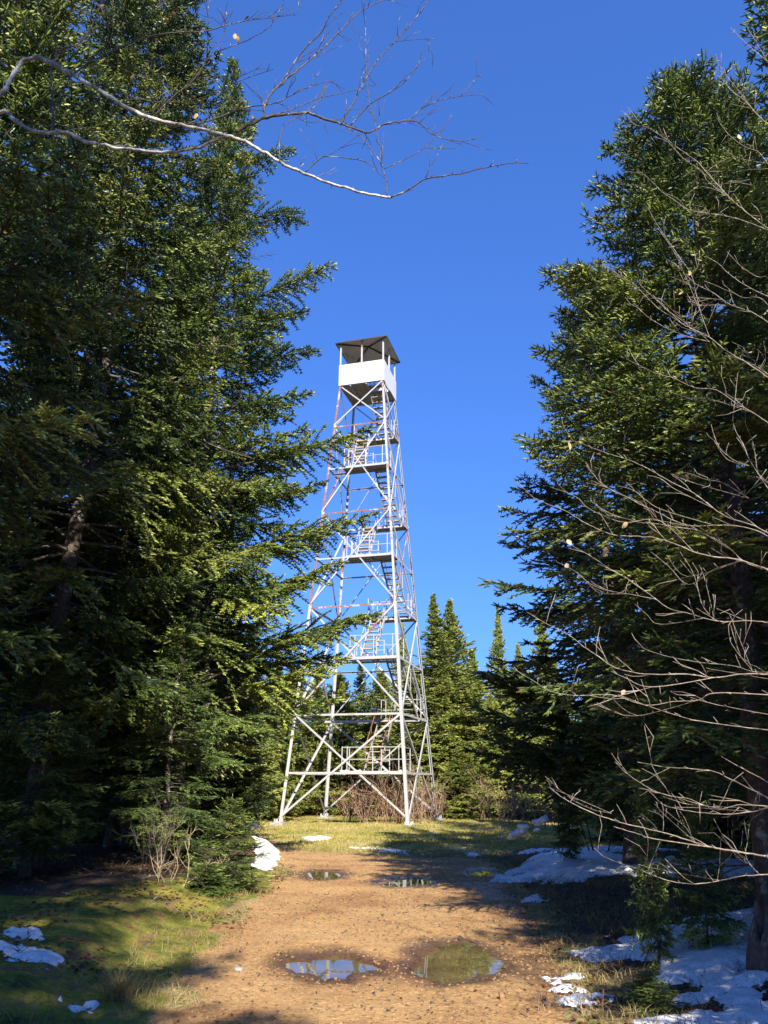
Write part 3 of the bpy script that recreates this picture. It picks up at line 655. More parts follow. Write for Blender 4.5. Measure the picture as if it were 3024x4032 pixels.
x, y = gpt(500, 1850); plant(SAP2, 'young_spruce', 'young spruce at the corner of the left wood by the snow bank', 'young spruce', x - .9, y + .3, 4.0, .7, .6)
x, y = gpt(520, 1800); plant(SAP2, 'young_spruce', 'taller young spruce on the left wood corner facing the clearing', 'young spruce', x - 1.6, y - 2.5, 5.2, 1.0, 1.2)

# ---------------------------------------------------------------- the fire lookout tower
TX, TY, TYAW, TZ = -0.9605, 39.338, math.radians(-15.715), CAMZ - 1.958
Hh = [0.0, 2.246, 4.852, 7.464, 10.112, 12.683, 15.217, 17.835, 20.428, 23.065]
S0, S9 = 3.05, 1.30
def hs(h): return S0 + (S9 - S0) * h / Hh[9]
tw = empty('lookout_tower', (TX, TY, TZ), TYAW)
tag(tw, 'tall white steel lookout tower with rusty members and a roofed cab in the clearing', 'lookout tower')
CR = [(-1, -1), (1, -1), (1, 1), (-1, 1)]
def cp(c, h): s = hs(h); return np.array([CR[c][0] * s, CR[c][1] * s, h])
for c in range(4):
    b = MB(); u = (-CR[c][0], 0, 0); v = (0, -CR[c][1], 0)
    b.angle(cp(c, 0.12), cp(c, Hh[4]), u, v, .14, .016); b.build('leg', M['steel'], tw).name = 'leg'
    me = MB(); me.angle(cp(c, Hh[4]), cp(c, Hh[9]), u, v, .108, .014)
    o = me.build('upper_leg', M['rust'] if c == 0 else M['steel_worn'], tw)
    if c == 0: o['label'] = 'rusty upper leg'
    # splice plates
    f = MB(); q = cp(c, 0); f.box((q[0], q[1], -0.09), (.30, 0, 0), (0, .30, 0), (0, 0, .16)); f.build('footing', M['concrete'], tw)
    f = MB()
    for (ax_, ay_) in ((-1, -1), (1, -1), (1, 1), (-1, 1)): f.box((q[0] + ax_ * .13, q[1] + ay_ * .13, .15), (.035, 0, 0), (0, .035, 0), (0, 0, .075))
    f.box((q[0], q[1], .095), (.16, 0, 0), (0, .16, 0), (0, 0, .022)); f.build('base_plate', M['steel'], tw)
    for lv in range(1, 9):
        g_ = MB(); p = cp(c, Hh[lv]); sx, sy = CR[c]
        g_.box(p + np.array([-sx * .08, -sy * -.006, 0]), (.075, 0, 0), (0, .004, 0), (0, 0, .075)); g_.box(p + np.array([sx * .006, -sy * .08, 0]), (.004, 0, 0), (0, .075, 0), (0, 0, .075))
        g_.build('gusset_plate', M['steel'], tw)
def face_n(f): return [np.array([0, -1., 0]), np.array([1., 0, 0]), np.array([0, 1., 0]), np.array([-1., 0, 0])][f]
rusty = {(0, 6), (0, 4), (0, 8), (3, 6), (3, 8), (3, 5)}
for lv in range(1, 10):
    for f in range(4):
        a, b_ = cp(f, Hh[lv]), cp((f + 1) % 4, Hh[lv]); n_ = -face_n(f); w = .09 if lv < 5 else .075
        d = (b_ - a) / np.linalg.norm(b_ - a)
        m = MB(); m.angle(a + d * .03 + n_ * .022, b_ - d * .03 + n_ * .022, (0, 0, -1), n_, w)
        o = m.build('crossbeam', M['rust'] if (f, lv) in rusty else M['steel'], tw)
        if (f, lv) in rusty: o['label'] = 'rusty crossbeam'
for (l0, l1) in ((0, 2), (2, 4), (4, 6), (6, 8), (8, 9)):
    for f in range(4):
        for k in (0, 1):
            a = cp(f if k == 0 else (f + 1) % 4, Hh[l0] + (.22 if l0 == 0 else .03)); b_ = cp((f + 1) % 4 if k == 0 else f, Hh[l1] - .03); n_ = -face_n(f)
            w = .085 if l0 < 4 else .066; off = n_ * (.04 + .02 * k) if k else n_ * -.014
            d = (b_ - a) / np.linalg.norm(b_ - a)
            m = MB(); m.angle(a + off + d * .05, b_ + off - d * .05, (0, 0, 1), n_ if k else -n_ * -1, w, .01)
            ru = (f, l0, k) in {(3, 4, 0), (3, 6, 1), (0, 2, 0)} or (f == 1 and l0 == 4 and k == 0)
            o = m.build('brace', M['steel_worn'] if (f, l0, k) == (0, 2, 0) else (M['rust'] if ru else M['steel']), tw)
def rail_post(mb, x, y, z, h=1.0): mb.tube([(x, y, z), (x, y, z + h)], .024, 6)
def platform(lv):
    s = hs(Hh[lv]); h = Hh[lv]; dep = 1.2 if lv < 4 else (1.0 if lv < 6 else .85)
    wd = 3.05 if lv == 1 else 2.5
    front = lv % 2 == 1; sg = -1 if front else 1
    x1 = s - .06; x0 = max(-s + .1, x1 - wd); yo = sg * (s - .05); yi = sg * (s - dep)
    # full width joist on the inner edge
    j = MB(); j.angle((-s + .02, yi, h - .02), (s - .02, yi, h - .02), (0, 0, -1), (0, sg, 0), .10); j.build('joist', M['steel'], tw)
    pf = empty('platform'); pf.parent = tw
    dk = MB(); nb = 5; bw = (abs(yo - yi)) / nb
    for i in range(nb):
        yc = min(yi, yo) + bw * (i + .5); dk.box(((x0 + x1) / 2, yc, h + .03), ((x1 - x0) / 2 + .03 * ((i * 7) % 3 - 1), 0, 0), (0, bw / 2 - .012, 0), (0, 0, .022))
    dk.build('deck', M['wood'], pf)
    fr = MB()
    for xx in (x0 + .03, (x0 + x1) / 2): fr.bar((xx, yi, h - .06), (xx, yo, h - .06), (1, 0, 0), .05, .08)
    fr.build('deck_support', M['steel'], pf)
    fa = MB(); fa.box(((x0 + x1) / 2, yo + sg * .0, h + .0), ((x1 - x0) / 2, 0, 0), (0, .012, 0), (0, 0, .05)); fa.build('edge_board', M['steel'], pf)
    rl = MB(); ys = yo - sg * .06
    xs = [x0 + .05, x0 + .3, (x0 + x1) / 2, x1 - .3]
    for xx in xs: rail_post(rl, xx, ys, h + .05, 1.05)
    for zz_ in (.55, 1.08): rl.tube([(x0 + .05, ys, h + zz_), (x1 + .0, ys, h + zz_)], .022, 6)
    for zz_ in (.55, 1.08): rl.tube([(x0 + .05, ys, h + zz_), (x0 + .05, yi, h + zz_)], .022, 6)
    rail_post(rl, x0 + .05, yi, h + .05, 1.05)
    xr = s - .1
    rail_post(rl, xr, yi, h + .05, 1.0); rl.tube([(xr, ys, h + 1.05), (xr, yi, h + 1.05)], .022, 6); rl.tube([(xr, ys, h + .55), (xr, yi, h + .55)], .022, 6)
    # little guard between the two flights
    if lv < 8:
        for xx in (s - 1.48, s - 1.08): rail_post(rl, xx, yi + sg * .03, h + .05, .95)
        for zz_ in (.5, .98): rl.tube([(s - 1.48, yi + sg * .03, h + zz_), (s - 1.08, yi + sg * .03, h + zz_)], .02, 6)
    rl.build('railing', M['steel'], pf)
    if lv == 1: 
        sn = MB(); rg = np.random.default_rng(3)
        for k in range(26):
            px = x0 + (x1 - x0) * rg.random(); py = yo - sg * rg.random() * .35; r = rg.uniform(.05, .16)
            if .3 < (px - x0) / (x1 - x0) < .7: continue
            an = np.arange(7) * 2 * PI / 7; Vr = np.array([(px + r * math.cos(a) * rg.uniform(.8, 1.2), py + r * .6 * math.sin(a), h + .053) for a in an] + [(px, py, h + .06 + r * .4)])
            sn.add(Vr, None, [(i, (i + 1) % 7, 7) for i in range(7)])
        tag(sn.build('snow', M['snow'], None, True), 'thin snow left on the lowest tower platform', kind='stuff')
        bpy.data.objects[-1] if False else None
        o = [q for q in COL.objects if q.name.startswith('snow')][-1]; o.location = (TX, TY, TZ); o.rotation_euler = (0, 0, TYAW)
    return yi
inner = {lv: platform(lv) for lv in range(1, 9)}
inner[0] = hs(0) - 1.9
def flight(l0, l1, lane):
    s0, s1 = hs(Hh[l0]), hs(Hh[l1]); off = 1.95 if lane == 'A' else .6
    y0, y1 = inner[l0], (inner[l1] if l1 < 9 else -hs(Hh[9]) + .45)
    p0 = np.array([s0 - off, y0, Hh[l0] + .0]); p1 = np.array([s1 - off, y1, Hh[l1] - .02])
    if l0 == 0: p0 = np.array([s0 - off - .1, y0, 0.0])
    root = empty('stair_flight'); root.parent = tw
    d = (p1 - p0); L = np.linalg.norm(d); du = d / L; w = .36
    for sx in (-1, 1):
        m = MB(); m.bar(p0 + np.array([sx * w, 0, 0]), p1 + np.array([sx * w, 0, 0]), (1, 0, 0), .04, .17); m.build('stringer', M['wood'] if lane == 'B' or l0 == 1 else M['steel'], root)
        h = MB(); o = np.array([sx * (w + .05), 0, .85]); h.tube([p0 + o * np.array([1, 1, 1.05]), p1 + o], .021, 6)
        for t in (.12, .5, .9): q = p0 + d * t + np.array([sx * (w + .05), 0, 0]); h.tube([q, q + np.array([0, 0, .88])], .018, 5)
        h.build('handrail', M['rust'] if l0 in (0, 1, 4, 7) and sx == -1 or l0 == 1 else M['steel'], root)
    n = 10
    for i in range(n):
        q = p0 + d * (i + .6) / n; m = MB(); m.box(q + np.array([0, 0, .02]), (w - .022, 0, 0), (0, .115, 0), (0, 0, .02)); m.build('tread', M['tread'] if lane == 'A' or l0 == 0 else M['wood'], root)
flight(0, 1, 'B')
for k in range(1, 9): flight(k, k + 1, 'A' if k % 2 == 1 else 'B')
# cab
cb = empty('cab', (0, 0, Hh[9])); cb.parent = tw
sc = S9 + .03; WH = 1.31; EH = 2.66
for f in range(4):
    n_ = face_n(f); t_ = np.array([-n_[1], n_[0], 0]); m = MB()
    m.box(n_ * sc + np.array([0, 0, WH / 2 - .03]), t_ * (sc - .004 + (.012 if f % 2 else -.010)), n_ * .010, np.array([0, 0, WH / 2])); m.build('wall', M['cab'], cb)
for i, j in ((-1, -1), (0, -1), (1, -1), (1, 0), (1, 1), (0, 1), (-1, 1), (-1, 0)):
    m = MB(); m.box((i * (sc - .06), j * (sc - .06), (EH + .2) / 2), (.042, 0, 0), (0, .042, 0), (0, 0, (EH - .1) / 2)); m.build('roof_post', M['steel_worn'] if (i, j) in ((-1, -1), (0, -1)) else M['steel'], cb)
# floor with the hatch at the front right
m = MB(); nb = 9
for i in range(nb):
    y0 = -sc + .02 + (2 * sc - .04) * i / nb; y1 = -sc + .02 + (2 * sc - .04) * (i + 1) / nb; xr = sc - .03 if i > 4 else .25
    m.box(((-sc + .03 + xr) / 2, (y0 + y1) / 2, .0), ((xr + sc - .03) / 2, 0, 0), (0, (y1 - y0) / 2 - .008, 0), (0, 0, .02))
m.build('cab_floor', M['wood'], cb)
m = MB()
for xx in (-.65, .28): m.bar((xx, -sc + .03, -.075), (xx, sc - .03, -.075), (1, 0, 0), .06, .09)
m.build('floor_joist', M['steel_worn'], cb)
ov = sc + .20; AP = EH + .5
top = MB(); Vt = [(-ov, -ov, EH), (ov, -ov, EH), (ov, ov, EH), (-ov, ov, EH), (0, 0, AP)]
Vt = [np.array(v, float) + np.array([0, 0, .03]) for v in Vt]; top.add(Vt, None, [(0, 1, 4), (1, 2, 4), (2, 3, 4), (3, 0, 4)]); 
for f in range(4):
    n_ = face_n(f); t_ = np.array([-n_[1], n_[0], 0]); top.box(n_ * (ov + .012) + np.array([0, 0, EH + .0]), t_ * (ov + (.0 if f % 2 else .022)), n_ * .010, np.array([0, 0, .035]))
top.build('roof', M['roof_top'], cb)
un = MB(); Vu = [(-ov + .01, -ov + .01, EH - .005), (ov - .01, -ov + .01, EH - .005), (ov - .01, ov - .01, EH - .005), (-ov + .01, ov - .01, EH - .005), (0, 0, AP - .03)]
un.add(Vu, None, [(1, 0, 4), (2, 1, 4), (3, 2, 4), (0, 3, 4)]); un.build('roof_underside', M['roof_in'], cb)
rf = MB()
for i in range(4):
    a = np.array(Vu[i]); b_ = np.array(Vu[4]); rf.bar(a + (b_ - a) * .04 + np.array([0, 0, -.05]), b_ + np.array([0, 0, -.06]), (0, 0, 1), .06, .05)
rf.build('rafter', M['roof_top'], cb)

# ---------------------------------------------------------------- bare overhanging trees, limbs followed from the view
def smooth_path(P, k=4):
    P = np.asarray(P, float); n = len(P)
    if n < 3: return P
    out = []
    for i in range(n - 1):
        p0, p1, p2, p3 = P[max(i - 1, 0)], P[i], P[i + 1], P[min(i + 2, n - 1)]
        for t in np.arange(k) / k:
            out.append(.5 * ((2 * p1) + (-p0 + p2) * t + (2 * p0 - 5 * p1 + 4 * p2 - p3) * t * t + (-p0 + 3 * p1 - 3 * p2 + p3) * t ** 3))
    out.append(P[-1]); return np.array(out)
def limb(mb, pts, r0, r1, rng, twig=1.0, tl=(.08, .3), knob=.12, nside=6):
    C = smooth_path(pts, 5)
    C[1:-1] += rng.normal(0, r0 * .22, C[1:-1].shape)
    m = len(C); R = np.linspace(r0, r1, m) * (1 + rng.normal(0, knob, m)); mb.tube(C, np.maximum(R, .0012), nside)
    seg = np.linalg.norm(np.diff(C, axis=0), axis=1); L = seg.sum(); cum = np.concatenate([[0], np.cumsum(seg)])
    n = int(L * 7 * twig); side = 1
    for i in range(n):
        s = L * (i + rng.random()) / n * .96 + .02 * L; p = np.array([np.interp(s, cum, C[:, a]) for a in range(3)]); k = min(np.searchsorted(cum, s), m - 1); T = unit(C[k] - C[max(k - 1, 0)])
        side = -side; up = np.array([0, 0, 1.0]) * rng.uniform(.2, .9) + rng.normal(0, .5, 3); d = unit(T * rng.uniform(.5, 1.2) + up * .8)
        ln = rng.uniform(*tl) if rng.random() < .42 else rng.uniform(.01, .05); rr = min(.0036, r0 * .5)
        q = [p]; dd = d
        for _ in range(3 if ln > .06 else 1): dd = unit(dd + rng.normal(0, .16, 3)); q.append(q[-1] + dd * ln / (3 if ln > .06 else 1))
        mb.tube(q, np.linspace(rr, .0016, len(q)), 4)
        if ln > .14 and rng.random() < .6:
            d2 = unit(dd + rng.normal(0, .5, 3)); mb.tube([q[1], q[1] + d2 * ln * .4, q[1] + unit(d2 + rng.normal(0, .2, 3)) * ln * .7], [.0024, .002, .0014], 4)
def z7(p, Y): return at(p[0] * .6944, p[1] * .6944, Y)
rg = np.random.default_rng(88)
overhang = [
 ([(-160, 420), (-60, 330), (10, 288), (30, 250), (65, 195), (95, 182), (130, 183), (210, 225), (300, 275), (385, 330), (455, 362), (545, 385), (640, 405), (715, 425)], .019, .0145, 4.7, 4.6),
 ([(715, 425), (760, 440), (830, 480), (900, 520), (960, 545), (1040, 575), (1130, 600), (1215, 615)], .0135, .008, 4.6, 4.5),
 ([(1215, 615), (1270, 590), (1330, 555), (1430, 540), (1520, 520), (1590, 508), (1645, 508)], .006, .002, 4.5, 4.3),
 ([(-160, 430), (0, 350), (45, 375), (100, 405), (160, 415), (200, 410), (260, 435), (330, 453), (420, 465), (490, 475), (560, 470), (620, 458), (680, 430), (715, 425)], .017, .0105, 4.9, 4.6),
 ([(735, 410), (780, 385), (830, 365), (900, 355), (960, 352), (1010, 370), (1060, 385), (1110, 402), (1150, 412), (1200, 385), (1270, 375), (1310, 385), (1350, 420), (1420, 437), (1500, 428)], .011, .002, 4.6, 5.0),
 ([(1270, 375), (1310, 340), (1360, 315), (1430, 300), (1490, 295), (1520, 310)], .0035, .0016, 4.9, 5.1),
 ([(1430, 300), (1465, 262), (1495, 232)], .0022, .0013, 5.0, 5.1),
 ([(820, 370), (830, 310), (870, 265), (930, 215), (1000, 155), (1060, 95), (1115, 40), (1190, 0), (1260, -50)], .008, .003, 4.6, 5.2),
 ([(870, 265), (940, 160), (1000, 100), (1020, 60), (1060, 0), (1080, -60)], .005, .002, 4.7, 4.4),
 ([(545, 385), (635, 380), (760, 335), (840, 325), (900, 300), (960, 270), (1040, 250)], .006, .002, 4.6, 4.8),
 ([(1060, 385), (1110, 300), (1140, 240), (1180, 180), (1230, 130), (1290, 60), (1330, 5), (1350, -30)], .005, .002, 4.75, 5.2),
 ([(1230, 130), (1300, 122), (1355, 120)], .0022, .0012, 5.0, 5.0),
 ([(1090, 390), (1150, 325), (1200, 295), (1260, 255), (1300, 200), (1317, 165)], .0045, .0018, 4.8, 4.6),
 ([(1205, 610), (1190, 520), (1150, 460), (1110, 415), (1070, 395)], .0035, .003, 4.5, 4.75),
 ([(1190, 520), (1170, 400), (1150, 320), (1140, 230), (1138, 130), (1137, 50)], .0032, .0014, 4.55, 4.9),
 ([(950, 535), (1000, 490), (1030, 487), (1100, 495), (1150, 508), (1180, 540)], .004, .002, 4.55, 4.4),
 ([(1195, 525), (1260, 495), (1320, 460), (1370, 410), (1405, 358)], .0028, .0014, 4.5, 4.5),
 ([(1320, 460), (1370, 462), (1415, 462)], .002, .0012, 4.5, 4.5),
 ([(160, 410), (165, 340), (158, 250), (160, 215), (175, 170), (170, 120), (150, 70), (120, 20), (100, -30)], .009, .004, 4.85, 5.3),
 ([(185, 150), (240, 138), (300, 90), (370, 70), (430, 65), (490, 25), (520, 0), (560, -40)], .0055, .002, 5.0, 5.3),
 ([(250, 130), (280, 90), (310, 30), (330, -10)], .003, .0016, 5.0, 5.1),
 ([(205, 240), (280, 195), (350, 160), (430, 125), (510, 105), (590, 98), (640, 97), (700, 80), (780, 62), (860, 52), (920, 40), (930, 0)], .0065, .002, 4.9, 5.2),
 ([(340, 450), (400, 400), (470, 365), (540, 300), (600, 250), (660, 170), (720, 145), (780, 120), (840, 80), (880, 10)], .0055, .002, 4.8, 4.3),
 ([(160, 410), (185, 320), (215, 240), (250, 200), (330, 150)], .005, .003, 4.85, 4.95),
 ([(300, 190), (380, 215), (440, 240), (500, 260), (540, 275)], .003, .0012, 4.9, 5.0),
 ([(0, 20), (60, 60), (100, 110), (140, 165), (175, 215)], .004, .002, 5.2, 5.0),
 ([(640, 165), (700, 100), (650, 40), (655, 0)], .0022, .0015, 4.6, 4.7),
 ([(830, 365), (910, 340), (980, 310), (1060, 290), (1130, 275)], .004, .0015, 4.6, 4.9),
 ([(900, 355), (960, 380), (1000, 375)], .002, .001, 4.6, 4.7),
 ([(715, 425), (640, 440), (560, 500), (620, 545), (680, 520)], .0035, .0015, 4.6, 4.4),
 ([(870, 500), (880, 400), (980, 330), (1020, 250)], .003, .0012, 4.55, 4.8),
 ([(280, 250), (420, 305), (540, 318), (640, 300), (750, 250), (850, 215)], .0035, .0014, 4.7, 4.3)]
t_l = empty('bare_tree', (-4.4, 3.6, gz(-4.4, 3.6)))
tag(t_l, 'leafless pale-barked tree at the left whose lichen-covered limb hangs over the sky', 'bare tree')
lm = MB(); tm = MB()
T0 = np.array([-4.4, 3.6, gz(-4.4, 3.6)])
for pts, r0, r1, Ya, Yb in overhang:
    n = len(pts); P = [np.array(z7(p, Ya + (Yb - Ya) * i / (n - 1))) - T0 for i, p in enumerate(pts)]
    limb(lm if r0 > .012 else tm, P, r0 * (1 if r0 > .012 else 1.15), max(r1 * .95, .0022), rg, 2.0 if r0 < .012 else .9, (.07, .34) if r0 < .012 else (.08, .2), .08, 8 if r0 > .01 else 5)
a0 = np.array(z7((-160, 420), 4.7)) - T0
tk = MB(); zt = np.linspace(-.3, 9, 14); tk.tube(np.stack([.12 * np.sin(zt * .7), .1 * np.cos(zt * .5) - .1, zt], -1), np.linspace(.15, .05, 14), 12)
tk.build('trunk', M['limb'], t_l, True)
limb(lm, [np.array([.05, 0, a0[2] - .7]), a0 * .5 + np.array([0, 0, a0[2] * .5 - .2]), a0], .04, .022, rg, 0)
b0 = np.array(z7((-160, 430), 4.9)) - T0; limb(lm, [np.array([.05, 0, b0[2] - .9]), b0 * .5 + np.array([0, 0, b0[2] * .5 - .3]), b0], .035, .02, rg, 0)
lm.build('limb', M['limb'], t_l, True); tm.build('twigs', M['dark_twig'], t_l, True)

def z8(p): return (1042 + .372 * p[0], .372 * p[1])
def zr(p): return (1097 + .372 * p[0], 768 + .372 * p[1])
def z6(p): return (1042 + .3716 * p[0], 1645.6 + .3716 * p[1])
right = [(z8, [(1655, 1335), (1540, 1290), (1420, 1255), (1290, 1235), (1190, 1215), (1110, 1160), (1040, 1110), (970, 1040), (900, 985)], .006),
 (z8, [(1655, 1325), (1560, 1255), (1470, 1180), (1400, 1110), (1300, 1000), (1250, 940), (1150, 870), (1040, 790), (960, 740), (880, 720), (830, 650)], .007),
 (z8, [(1655, 720), (1590, 660), (1530, 590), (1450, 530), (1380, 450), (1330, 430)], .006),
 (z8, [(1655, 355), (1600, 310), (1540, 260), (1490, 210), (1440, 160)], .004),
 (z8, [(1655, 2190), (1540, 2110), (1420, 2040), (1320, 1960), (1240, 1920), (1170, 1885), (1100, 1840), (1020, 1790), (950, 1720), (880, 1650), (830, 1620), (750, 1590)], .009),
 (z8, [(1320, 1985), (1180, 1950), (1060, 1900), (960, 1840), (880, 1760)], .004),
 (z8, [(1655, 1870), (1560, 1810), (1440, 1770), (1340, 1700), (1240, 1650), (1180, 1590)], .006),
 (z8, [(1655, 1720), (1590, 1690), (1500, 1640), (1420, 1580), (1370, 1530), (1300, 1490)], .0045),
 (z8, [(1655, 950), (1600, 880), (1520, 850), (1430, 780), (1370, 700)], .004),
 (z8, [(1655, 980), (1550, 985), (1440, 990)], .003),
 (z8, [(1440, 1770), (1340, 1775), (1230, 1770), (1190, 1735)], .003),
 (z8, [(1320, 1960), (1270, 1820), (1240, 1700), (1215, 1600), (1150, 1500), (1080, 1400), (1000, 1280), (960, 1200)], .003),
 (zr, [(1510, 1240), (1440, 1225), (1360, 1190), (1300, 1130), (1230, 1080), (1130, 1030), (1080, 1010), (960, 995), (860, 975), (770, 970), (680, 945), (575, 925)], .008),
 (zr, [(1510, 1050), (1440, 1015), (1330, 990), (1200, 985), (1080, 990), (980, 965), (870, 910), (780, 870), (690, 820), (620, 790), (530, 730), (455, 640)], .007),
 (zr, [(1510, 1030), (1420, 985), (1290, 945), (1200, 890), (1080, 800), (960, 740), (880, 695), (800, 650), (700, 605), (600, 575), (500, 540), (400, 500), (330, 495)], .007),
 (zr, [(1510, 1245), (1340, 1185), (1200, 1170), (1080, 1140), (960, 1090), (830, 1055), (640, 1045), (540, 1015), (430, 960), (330, 900), (200, 850), (100, 790)], .010),
 (zr, [(1510, 1550), (1400, 1540), (1250, 1545), (1140, 1525), (1060, 1500), (940, 1470), (860, 1415), (800, 1370), (700, 1300), (600, 1245), (520, 1190), (420, 1130), (280, 1060)], .006),
 (zr, [(860, 1415), (700, 1385), (560, 1360), (470, 1320), (400, 1260), (330, 1220)], .0035),
 (zr, [(1510, 1840), (1420, 1835), (1300, 1800), (1100, 1780), (900, 1740), (760, 1690)], .0045),
 (zr, [(1510, 1850), (1350, 1850), (1200, 1870), (1030, 1850), (800, 1850), (620, 1810), (530, 1750), (440, 1690), (350, 1620), (230, 1560), (110, 1490)], .007),
 (zr, [(1510, 1970), (1200, 1960), (1110, 2000), (960, 2010), (800, 2030), (600, 1970), (400, 1975), (250, 1950), (150, 1890), (20, 1810)], .006),
 (zr, [(1510, 2175), (1300, 2150), (1100, 2120), (950, 2080), (800, 2030), (640, 1970)], .005),
 (zr, [(1510, 770), (1450, 680), (1400, 600), (1370, 520), (1310, 400), (1320, 250), (1335, 100)], .005),
 (zr, [(1510, 390), (1420, 330), (1330, 280), (1210, 200), (1080, 185), (960, 130), (850, 100), (690, 20)], .006),
 (zr, [(1510, 110), (1420, 50), (1340, 20), (1250, -20)], .006),
 (zr, [(1380, 780), (1300, 830), (1280, 870), (1275, 930)], .0035),
 (zr, [(1400, 830), (1250, 740), (1150, 720), (1020, 680), (960, 740)], .003),
 (zr, [(1400, 640), (1300, 600), (1220, 520), (1180, 400)], .0035),
 (zr, [(1420, 1830), (1330, 1720), (1290, 1650), (1280, 1560)], .003),
 (zr, [(1200, 1540), (1130, 1450), (1100, 1340), (1070, 1250), (1000, 1140)], .003),
 (zr, [(1360, 1190), (1200, 1240), (1050, 1330), (930, 1220), (830, 1140)], .002),
 (z6, [(1659, 550), (1500, 525), (1350, 500), (1240, 470), (1100, 425), (1000, 400), (850, 365), (700, 320), (560, 260), (470, 210), (390, 150)], .008),
 (z6, [(1659, 210), (1560, 160), (1440, 100), (1340, 55), (1200, 40), (1050, 30), (900, 0)], .008),
 (z6, [(1659, 265), (1570, 290), (1400, 305), (1230, 290), (1100, 265), (1000, 230)], .006),
 (z6, [(1659, 260), (1500, 250), (1400, 270), (1280, 250), (1200, 215), (1100, 200), (1000, 170), (900, 110), (830, 60), (770, 0)], .005),
 (z6, [(1659, 655), (1500, 665), (1380, 690), (1240, 710), (1100, 695), (980, 655), (900, 620), (800, 590), (700, 545), (650, 500)], .0055),
 (z6, [(1610, 655), (1560, 600), (1530, 540), (1540, 470), (1550, 380), (1570, 330), (1640, 290)], .0035),
 (z6, [(1240, 470), (1180, 380), (1120, 330), (1060, 280)], .0028),
 (z6, [(1050, 400), (1045, 320), (960, 280)], .0025),
 (z6, [(750, 300), (650, 280), (540, 230), (495, 190)], .003)]
RT = np.array([4.1, 4.3, gz(4.1, 4.3)])
t_r = empty('bare_tree', RT); tag(t_r, 'leafless slender tree at the right whose thin twigs spray in front of the spruces', 'bare tree')
lm = MB(); rg = np.random.default_rng(99); attach = []
for i, (fn, pts, r0) in enumerate(right):
    Y0 = 4.5 + rg.uniform(-.5, .5); n = len(pts)
    P = [np.array(at(*fn(p), Y0 + .7 * k / n)) - RT for k, p in enumerate(pts)]
    for q in range(1):     # thinner companions of each branch
        dx_, dy_, dY = rg.uniform(-90, 90), rg.uniform(-110, 110), rg.uniform(-.6, .9); k0 = 0 if q else n // 3
        P2 = [np.array(at(*fn((p[0] + dx_ + rg.normal(0, 10), p[1] + dy_ + rg.normal(0, 12))), Y0 + dY + .7 * k / n)) - RT for k, p in enumerate(pts[:max(4, int(n * rg.uniform(.6, 1)))])]
        if k0: P2 = [P[k0 - 1]] + P2[k0 + 1:] if len(P2) > k0 + 2 else P2
        else: P2 = [(P2[0] + np.array([.9, .1, -.15]))] + P2
        limb(lm, P2, r0 * .36, .0013, rg, 1.1, (.06, .3), .06, 4)
    edge = pts[0][0] > 1500 if fn is not z6 else pts[0][0] > 1640
    limb(lm, P, r0 * .55, .0013, rg, 1.3, (.06, .26), .06, 5)
    if edge:
        a = P[0]; zz_ = max(.3, a[2] * .9 - .25); limb(lm, [np.array([0.02, 0, zz_ - .15]), (a + np.array([0, 0, zz_])) / 2 - np.array([0, 0, .06]), a], r0 * 1.5, r0 * .95, rg, .3)
tk = MB(); zt = np.linspace(-.3, 8.2, 14); tk.tube(np.stack([.1 * np.sin(zt * .7), .08 * np.cos(zt * .9) - .08, zt], -1), np.linspace(.07, .02, 14), 10)
tk.build('trunk', M['sapling_bark'], t_r, True); lm.build('limb', M['sapling_bark'], t_r, True)
def leaf_mesh(mb, p, d, size, rng, curl=.4):
    d = unit(np.asarray(d, float)); a = unit(np.cross(d, rng.normal(0, 1, 3))); n_ = np.cross(d, a)
    prof = [(0, .0), (.2, .26), (.5, .34), (.8, .2), (1, 0)]
    V = []
    for t, w in prof:
        c = p + d * t * size + n_ * size * curl * (t * t - .2 * t)
        V += [c - a * w * size + n_ * w * size * .5, c, c + a * w * size + n_ * w * size * .5]
    Q = []
    for i in range(4):
        b = i * 3; Q += [(b, b + 1, b + 4, b + 3), (b + 1, b + 2, b + 5, b + 4)]
    mb.add(V, Q)
def leaves_on(root, T0_, spots, matname, seed):
    rng = np.random.default_rng(seed)
    for (dx, dy, Y, sz_) in spots:
        mb = MB(); sz_ *= .72
        leaf_mesh(mb, np.array(at(dx, dy, Y)) - T0_, (rng.normal(0, .5), rng.normal(0, .3), -1), sz_, rng)
        mb.build('leaf', M[matname], root, True)
M['orange_leaf'] = simple('orange_leaf', (0.45, 0.20, 0.03), (0.62, 0.36, 0.08), 30, .6)
M['tan_leaf'] = simple('tan_leaf', (0.36, 0.22, 0.12), (0.58, 0.42, 0.27), 30, .6)
leaves_on(t_l, T0, [(538, 36, 4.9, .08), (508, 72, 4.9, .08), (515, 78, 4.9, .07), (284, 165, 4.9, .09), (425, 243, 4.7, .08), (432, 239, 4.7, .06), (545, 248, 4.6, .06), (355, 38, 5, .08), (372, 25, 5, .07), (225, 10, 5, .1), (448, 4, 5, .07), (490, 27, 5, .06)], 'orange_leaf', 4)
leaves_on(t_r, RT, [(1350, 560, 4.8, .07), (1342, 572, 4.8, .06), (1300, 595, 5.0, .08), (1322, 605, 5.0, .08), (1475, 630, 4.7, .08), (1492, 585, 4.7, .07), (1355, 755, 5, .07), (1228, 953, 5.2, .11), (1350, 938, 5, .08), (1450, 1022, 4.8, .07), (1480, 1025, 4.8, .06), (1357, 1128, 5, .08), (1225, 1165, 5, .07), (1222, 1218, 5, .07), (1350, 1490, 5, .06), (1595, 290, 4.6, .07), (1550, 465, 4.6, .05)], 'tan_leaf', 6)

